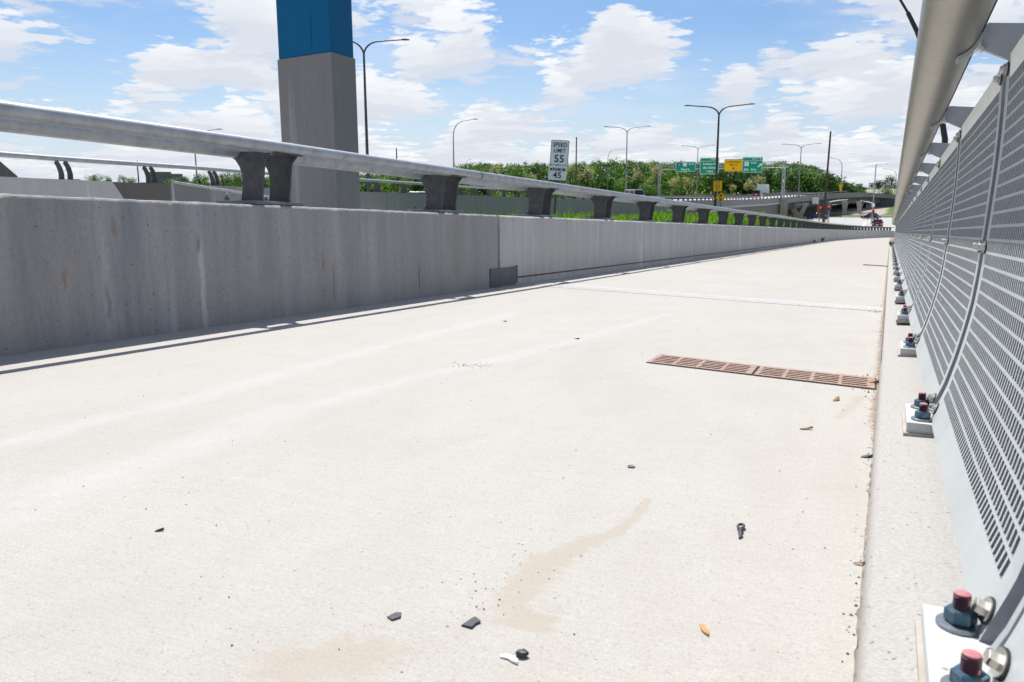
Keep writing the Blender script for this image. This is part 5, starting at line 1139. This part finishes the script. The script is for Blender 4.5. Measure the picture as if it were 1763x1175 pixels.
# traffic signals, cones, barrels, street furniture
def head(parent, x, z, red=True, y=-.15, side=False):
    hd = MB().box((x, y, z), (.34, .22, 1.02)).build('signal_head', M['lamp'] if not side else M['sigyel'], parent, bevel=.03)
    for k in range(3):
        on = red and k == 0; T = Matrix.Translation((x, y - .115, z + .32 - .32 * k)) @ Matrix.Rotation(R(90), 4, 'X')
        MB().lathe([(.145, 0), (.145, .02), (.05, .045)], 16, 0, T).build('signal_lens', M['sigred'] if on else M['sigoff'], hd)
        MB().tube([Vector((x + .155 * math.cos(a), y - .12, z + .32 - .32 * k + .155 * math.sin(a))) for a in np.linspace(0, math.pi, 9)], .02, 5).build('visor', M['lamp'], hd)
def signal(px, D, ytop, label, arm=None, red_at=(), side_at=(), r=.11, extra=None, mat='back'):
    top = at(px, ytop, D); t = thing('traffic_signal', label, 'traffic signal', (top.x, top.y, SZ), (0, 0, R(2)), 'traffic signals at the street corner'); H = top.z - SZ
    MB().tube([(0, 0, 0), (0, 0, H)], [r, r * .75], 10).build('pole', M[mat], t, smooth=60); MB().lathe([(r * 2, 0), (r * 2, .1), (r * 1.3, .3)], 10).build('base', M[mat], t)
    if arm: MB().tube([(0, 0, arm[1]), (arm[0] * .5, 0, arm[1] + .35), (arm[0], 0, arm[1] + .5)], [.10, .08, .06], 8).build('mast_arm', M['whiteb'], t, smooth=60)
    for x, z in red_at: head(t, x, z)
    for x, z in side_at: head(t, x, z, red=False, side=True)
    return t, H
t, H = signal(1412, 168, 355, 'short yellowish signal post with one red light beside the brown pole', red_at=((.15, 3.3),), side_at=((-.3, 3.4), (-.1, 2.2)), mat='sigyel')
t, H = signal(1428, 190, 346, 'signal pole behind the brown pole with a white mast arm reaching right', arm=(3.9, 4.3), red_at=((.0, 2.95),), side_at=((3.75, 4.6),))
t, H = signal(1508.5, 186, 283, 'tall combined lamp and signal pole by the waiting dark car, red light showing', arm=(-2.4, 4.1), red_at=((.22, 2.55),), side_at=((-.32, 1.9), (-2.0, 4.2)), r=.13)
MB().tube([(0, 0, H - .4), (.1, 0, H - .02), (2.4, 0, H + .1)], [.06, .05, .04], 8).build('lamp_arm', M['back'], t); MB().box((.05, -.16, 3.75), (.62, .03, .75)).build('plate', M['white'], t)
def cone(px, py, D, label, barrel=True, z=SZ):
    q = at(px, py, D)
    if barrel:
        t = thing('traffic_barrel', label, 'traffic barrel', (q.x, q.y, z), group='orange barrels and cones'); MB().lathe([(.30, 0), (.30, .08), (.26, .09), (.25, .45), (.23, .46), (.22, .78), (.20, .79), (.19, .98), (.1, 1.02)], 16).build('drum', M['orange'], t, smooth=30)
        for zz in (.30, .62): MB().lathe([(.262, zz - .09), (.262, zz + .06)], 16).build('band', M['white'], t)
    else:
        t = thing('traffic_cone', label, 'traffic cone', (q.x, q.y, z), group='orange barrels and cones'); MB().lathe([(.16, .04), (.09, .4), (.04, .72), (.02, .74)], 14).build('cone', M['orange'], t, smooth=30); MB().box((0, 0, .02), (.4, .4, .04)).build('base', M['lamp'], t)
cone(1420, 382, 176, 'orange barrel at the foot of the dark brown pole'); cone(1424, 383, 172, 'orange cone just right of the barrel at the brown pole', False); cone(1416, 383, 174, 'orange cone just left of the barrel at the brown pole', False); cone(1481, 378, 222, 'lone orange barrel at the far kerb left of the dark blue car')
for k, (px, lb) in enumerate(((1183, 'orange barrel on the raised highway, leftmost of the row by the far barrier'), (1196.5, 'orange barrel on the raised highway, left of the pole in the row'), (1209, 'orange barrel on the raised highway behind the dark lamp pole'), (1224, 'orange barrel on the raised highway nearest the yellow 35 plate'))):
    cone(px, 336, 262, lb, True, -1.72)
def fence_rail():
    t = thing('guard_rail', 'low steel guard rail below the viaduct beyond the street', 'guard rail'); a, b = at(1428, 369, 236), at(1500, 370, 246); a.z = -6.4; b.z = -6.4
    MB().tube([a, b], .12, 6).build('rail', M['back'], t)
    for f in np.linspace(0, 1, 9): q = a.lerp(b, f); MB().box((q.x, q.y, q.z - .35), (.12, .12, .7)).build('post', M['timber'], t)
fence_rail()

# ------------------------------------------------------------------ buildings
def house(px, py, D, w, h, d, label, wall, roofm, z=None, rot=0, gable=True, name='house'):
    q = at(px, py, D); t = thing(name, label, 'building', (q.x, q.y, z if z is not None else q.z), (0, 0, R(rot)))
    MB().box((0, 0, h / 2 - 2), (w, d, h + 4)).build('wall', wall, t)
    if gable: MB().prism([(-w / 2 - .4, h), (w / 2 + .4, h), (w / 2 * .6, h + w * .16), (-w / 2 * .6, h + w * .16)], 'y', -d / 2 - .4, d / 2 + .4).build('roof', roofm, t)
    else: MB().box((0, 0, h + .15), (w + .3, d + .3, .3)).build('roof', roofm, t)
    for k in range(max(2, int(w / 4))):
        x = -w / 2 + (k + .5) * w / max(2, int(w / 4)); MB().box((x, -d / 2 - .02, h * .62), (1.1, .06, 1.3)).build('window', M['glass'], t)
house(1040, 327, 330, 11, 2.5, 8, 'dark roofed house half hidden by trees left of the double arm lamp', M['brick'], M['roof'])
house(1213, 319, 420, 18, 2.0, 8, 'long low house with a grey brown roof in the trees behind the Peoria sign', M['brick'], M['roof'])
house(1506, 328, 560, 7, 4.2, 10, 'white boxy building on the rise above the far end of the viaduct', M['whiteb'], M['back'], gable=False, name='building')
house(1532, 328, 600, 11, 3.0, 10, 'long white building on the rise close beside the handrail', M['whiteb'], M['back'], gable=False, name='building')
house(277, 313, 700, 12, 7, 10, 'dark grey block on the horizon between the far wall posts', M['brick'], M['brick'], gable=False, name='building')
house(294, 313, 640, 13, 5, 10, 'dark factory block with a stack on the far left horizon', M['brick'], M['brick'], gable=False, name='building')
q = at(292, 299, 640); MB_ = MB().tube([(q.x, q.y, q.z - 8), (q.x, q.y, q.z)], 1.3, 12); o = MB_.build('chimney_stack', M['brick']); tag(o, 'thick dark chimney stack beside the far left factory block', 'chimney')
def hill_road():
    mb = MB(); a, b, c4, d4 = at(1484, 333, 420), at(1530, 333, 420), at(1538, 327.5, 590), at(1496, 327.5, 590); o = mb.add([a, b, c4, d4], [(0, 1, 2, 3)]).build('hill_road', M['road']); tag(o, kind='structure')
hill_road()

# ------------------------------------------------------------------ trees
def crown_into(mb, c, rx, rz, n, s, mats, lobes=7, tight=.5):
    L_ = [(Vector((random.gauss(0, .42) * rx, random.gauss(0, .42) * rx, random.uniform(-.5, .62) * rz)), random.uniform(.38, .62)) for _ in range(lobes)]
    for k in range(n):
        l, r = random.choice(L_); d = Vector((random.gauss(0, 1), random.gauss(0, 1), random.gauss(0, 1))).normalized(); p = Vector(c) + l + Vector((d.x * rx * r, d.y * rx * r, d.z * rz * r)) * (random.random() ** .35)
        nrm = (d + Vector((random.gauss(0, .5), random.gauss(0, .5), random.gauss(0, .5) + .25))).normalized(); nrm = (nrm + d * tight).normalized(); u = nrm.orthogonal().normalized(); a = random.uniform(0, 6.28); u = u * math.cos(a) + nrm.cross(u) * math.sin(a); v = nrm.cross(u); q = s * random.uniform(.6, 1.35)
        w = [random.random() for _ in mats]; m = random.choices(range(len(mats)), mats)[0]
        mb.add([p - u * q, p - v * q * .7, p + u * q, p + v * q * .7], [(0, 1, 2, 3)], m)
def woodland():
    mb = MB()
    for k in range(900):
        b = random.uniform(-47, -2.2) if k < 640 else random.uniform(-12, -1.8); r = 305 + 285 * random.random() ** 1.15
        x, y = r * math.sin(R(b)), r * math.cos(R(b)); z = terrain_z(x, y); el = ridge(b)
        hmax = (el + random.gauss(0, .0016)) * r + CAMH - z
        h = min(random.uniform(9, 15), hmax)
        if h < (4.5 if b < -6 else 2.2) or (b < -37 and random.random() < .35): continue
        tone = random.random(); wts = [.62, .33, .05] if tone < .5 else ([.26, .70, .04] if tone < .74 else [.42, .10, .48])
        crown_into(mb, (x, y, z + h * .52), h * random.uniform(.34, .48), h * .52, 430, .20 + h * .021, wts, 12, .9)
    for k in range(420):   # shrubs along the foot of the slope
        b = random.uniform(-38, -3.2); r = random.uniform(285, 330); x, y = r * math.sin(R(b)), r * math.cos(R(b)); z = terrain_z(x, y); h = random.uniform(2.5, 6)
        crown_into(mb, (x, y, z + h * .4), h * .7, h * .55, 110, .34, random.choice(([.5, .2, .3], [.3, .1, .6], [.5, .5, 0])), 8, .8)
    o = mb.build('woodland', [M['fol1'], M['fol2'], M['fol3']], fix=False); tag(o, 'dense green woodland covering the far hillside', kind='stuff')
woodland()
def tree_mesh(kind, seed):
    random.seed(seed); mb = MB(); h = 1.0
    wts = {'bloom': [.16, .10, .02, .72], 'green': [.55, .25, .20, 0], 'light': [.30, .06, .64, 0], 'dark': [.25, .72, .03, 0]}[kind]
    crown_into(mb, (0, 0, .53), .36, .46, 900, .030, wts, 14, .8); return mb
TREES = {}
def tree(px, ybase, D, hpx, kind, label, wide=1.0, group='single trees before the wooded hill'):
    b = at(px, ybase, D); h = hpx / F * D; key = (kind, random.randrange(3))
    t = thing('tree', label, 'tree', (b.x, b.y, b.z), (0, 0, random.uniform(0, 6.28)), group); t.scale = (h * wide, h * wide, h)
    if key not in TREES:
        st = random.getstate(); cm = tree_mesh(kind, hash(kind) % 1 + key[1] * 13 + len(kind)); random.setstate(st)
        c = cm.build('crown', [M['fol1'], M['fol2'], M['fol3'], M['bloom']], t, fix=False)
        mb = MB().tube([(0, 0, -.25), (0, 0, .2), (.02, .01, .5), (.0, .02, .72)], [.035, .026, .017, .006], 8)
        for a in (0, 2.1, 4.2): mb.tube([(0, 0, .25), (.12 * math.cos(a), .12 * math.sin(a), .5), (.2 * math.cos(a), .2 * math.sin(a), .68)], [.014, .009, .003], 6)
        k = mb.build('trunk', M['bark'], t, smooth=60); TREES[key] = (c, k)
    else:
        for o in TREES[key]: c = o.copy(); COL.objects.link(c); c.parent = t
for a in ((852, 318, 300, 36, 'bloom', 'cream blossoming tree on the hill left of the speed limit sign', 1.1), (914, 322, 290, 26, 'bloom', 'low cream blossoming tree just left of the MINIMUM 45 plate', 1.2), (1012, 320, 300, 34, 'bloom', 'cream blossoming tree right of the dark pole by the speed sign', 1.3),
          (982, 312, 300, 32, 'bloom', 'cream blossoming tree right behind the speed limit sign', 1.1), (1098, 318, 300, 26, 'bloom', 'small cream blossoming tree right of the middle double arm lamp', 1.1), (1131, 312, 300, 26, 'bloom', 'cream blossoming tree behind the left upright of the sign bridge', 1.2),
          (1163, 332, 275, 27, 'bloom', 'round cream blossoming tree below the Peoria sign, the left of two', 1.15), (1185, 332, 275, 28, 'bloom', 'round cream blossoming tree below the Peoria sign, the right of two', 1.0), (1260, 334, 275, 16, 'bloom', 'low cream blossoming tree below the yellow overhead sign', 1.3),
          (1288, 334, 275, 24, 'bloom', 'broad cream blossoming tree below the 6th Ave sign', 1.4), (1308, 327, 285, 24, 'bloom', 'cream blossoming tree above the white box truck', 1.0), (1116, 322, 285, 14, 'bloom', 'small cream blossoming bush low on the hill left of the sign bridge', 1.2),
          (1106, 338, 240, 22, 'light', 'bright yellow green bushy tree left of the sign bridge upright', 1.4), (1066, 336, 260, 26, 'light', 'bright green tree left of the middle double arm lamp', 1.2), (1120, 338, 236, 20, 'light', 'low bright green bush at the foot of the sign bridge upright', 1.5),
          (920, 305, 320, 22, 'dark', 'dark pointed tree standing above the hill line left of the speed sign', .8), (700, 330, 120, 26, 'green', 'green tree showing under the rail right of the pylon', 1.3), (765, 335, 130, 24, 'light', 'light green bush under the rail near the single arm lamp', 1.4),
          (655, 330, 110, 24, 'light', 'light green bush under the rail close to the pylon', 1.4), (735, 328, 130, 30, 'dark', 'dark green tree under the rail right of the short dark pole', 1.2), (812, 338, 150, 22, 'light', 'light green bush behind the second curved post', 1.4),
          (1512, 333, 520, 21, 'dark', 'dark tree behind the white boxy building', 1.3), (1533, 331, 520, 27, 'dark', 'tall dark tree beside the handrail on the far rise', 1.1), (1478, 334, 480, 16, 'green', 'small green tree beyond the far end of the viaduct, left one', 1.2), (1486, 334, 500, 12, 'green', 'small green bush beyond the far end of the viaduct, right one', 1.5),
          (1525, 341, 340, 16, 'green', 'dull green bush on the bank above the far abutment', 2.0), (163, 321, 420, 19, 'green', 'round green tree on the horizon between the two pairs of wall posts', 1.7), (188, 321, 420, 16, 'light', 'pale small tree on the horizon left of the sloping block end', 1.2), (214, 322, 420, 19, 'dark', 'dark small tree on the horizon by the thin pole', .9),
          (228, 322, 420, 15, 'green', 'low green bush on the horizon left of the second post pair', 1.6), (312, 322, 320, 18, 'green', 'green tree behind the left wall right of the factory block', 1.8), (345, 322, 300, 22, 'green', 'green tree on the left horizon by the thin street lamp', 1.6), (385, 322, 300, 24, 'dark', 'dark green tree left of the first curved post', 1.5), (408, 322, 280, 26, 'light', 'light green tree seen beside the first curved post', 1.3), (440, 324, 280, 26, 'green', 'green tree seen between the two plates of the first post', 1.3),
          (1447, 376, 226, 6, 'green', 'small round shrub beyond the street between the bridge piers', 1.3)):
    tree(*a)
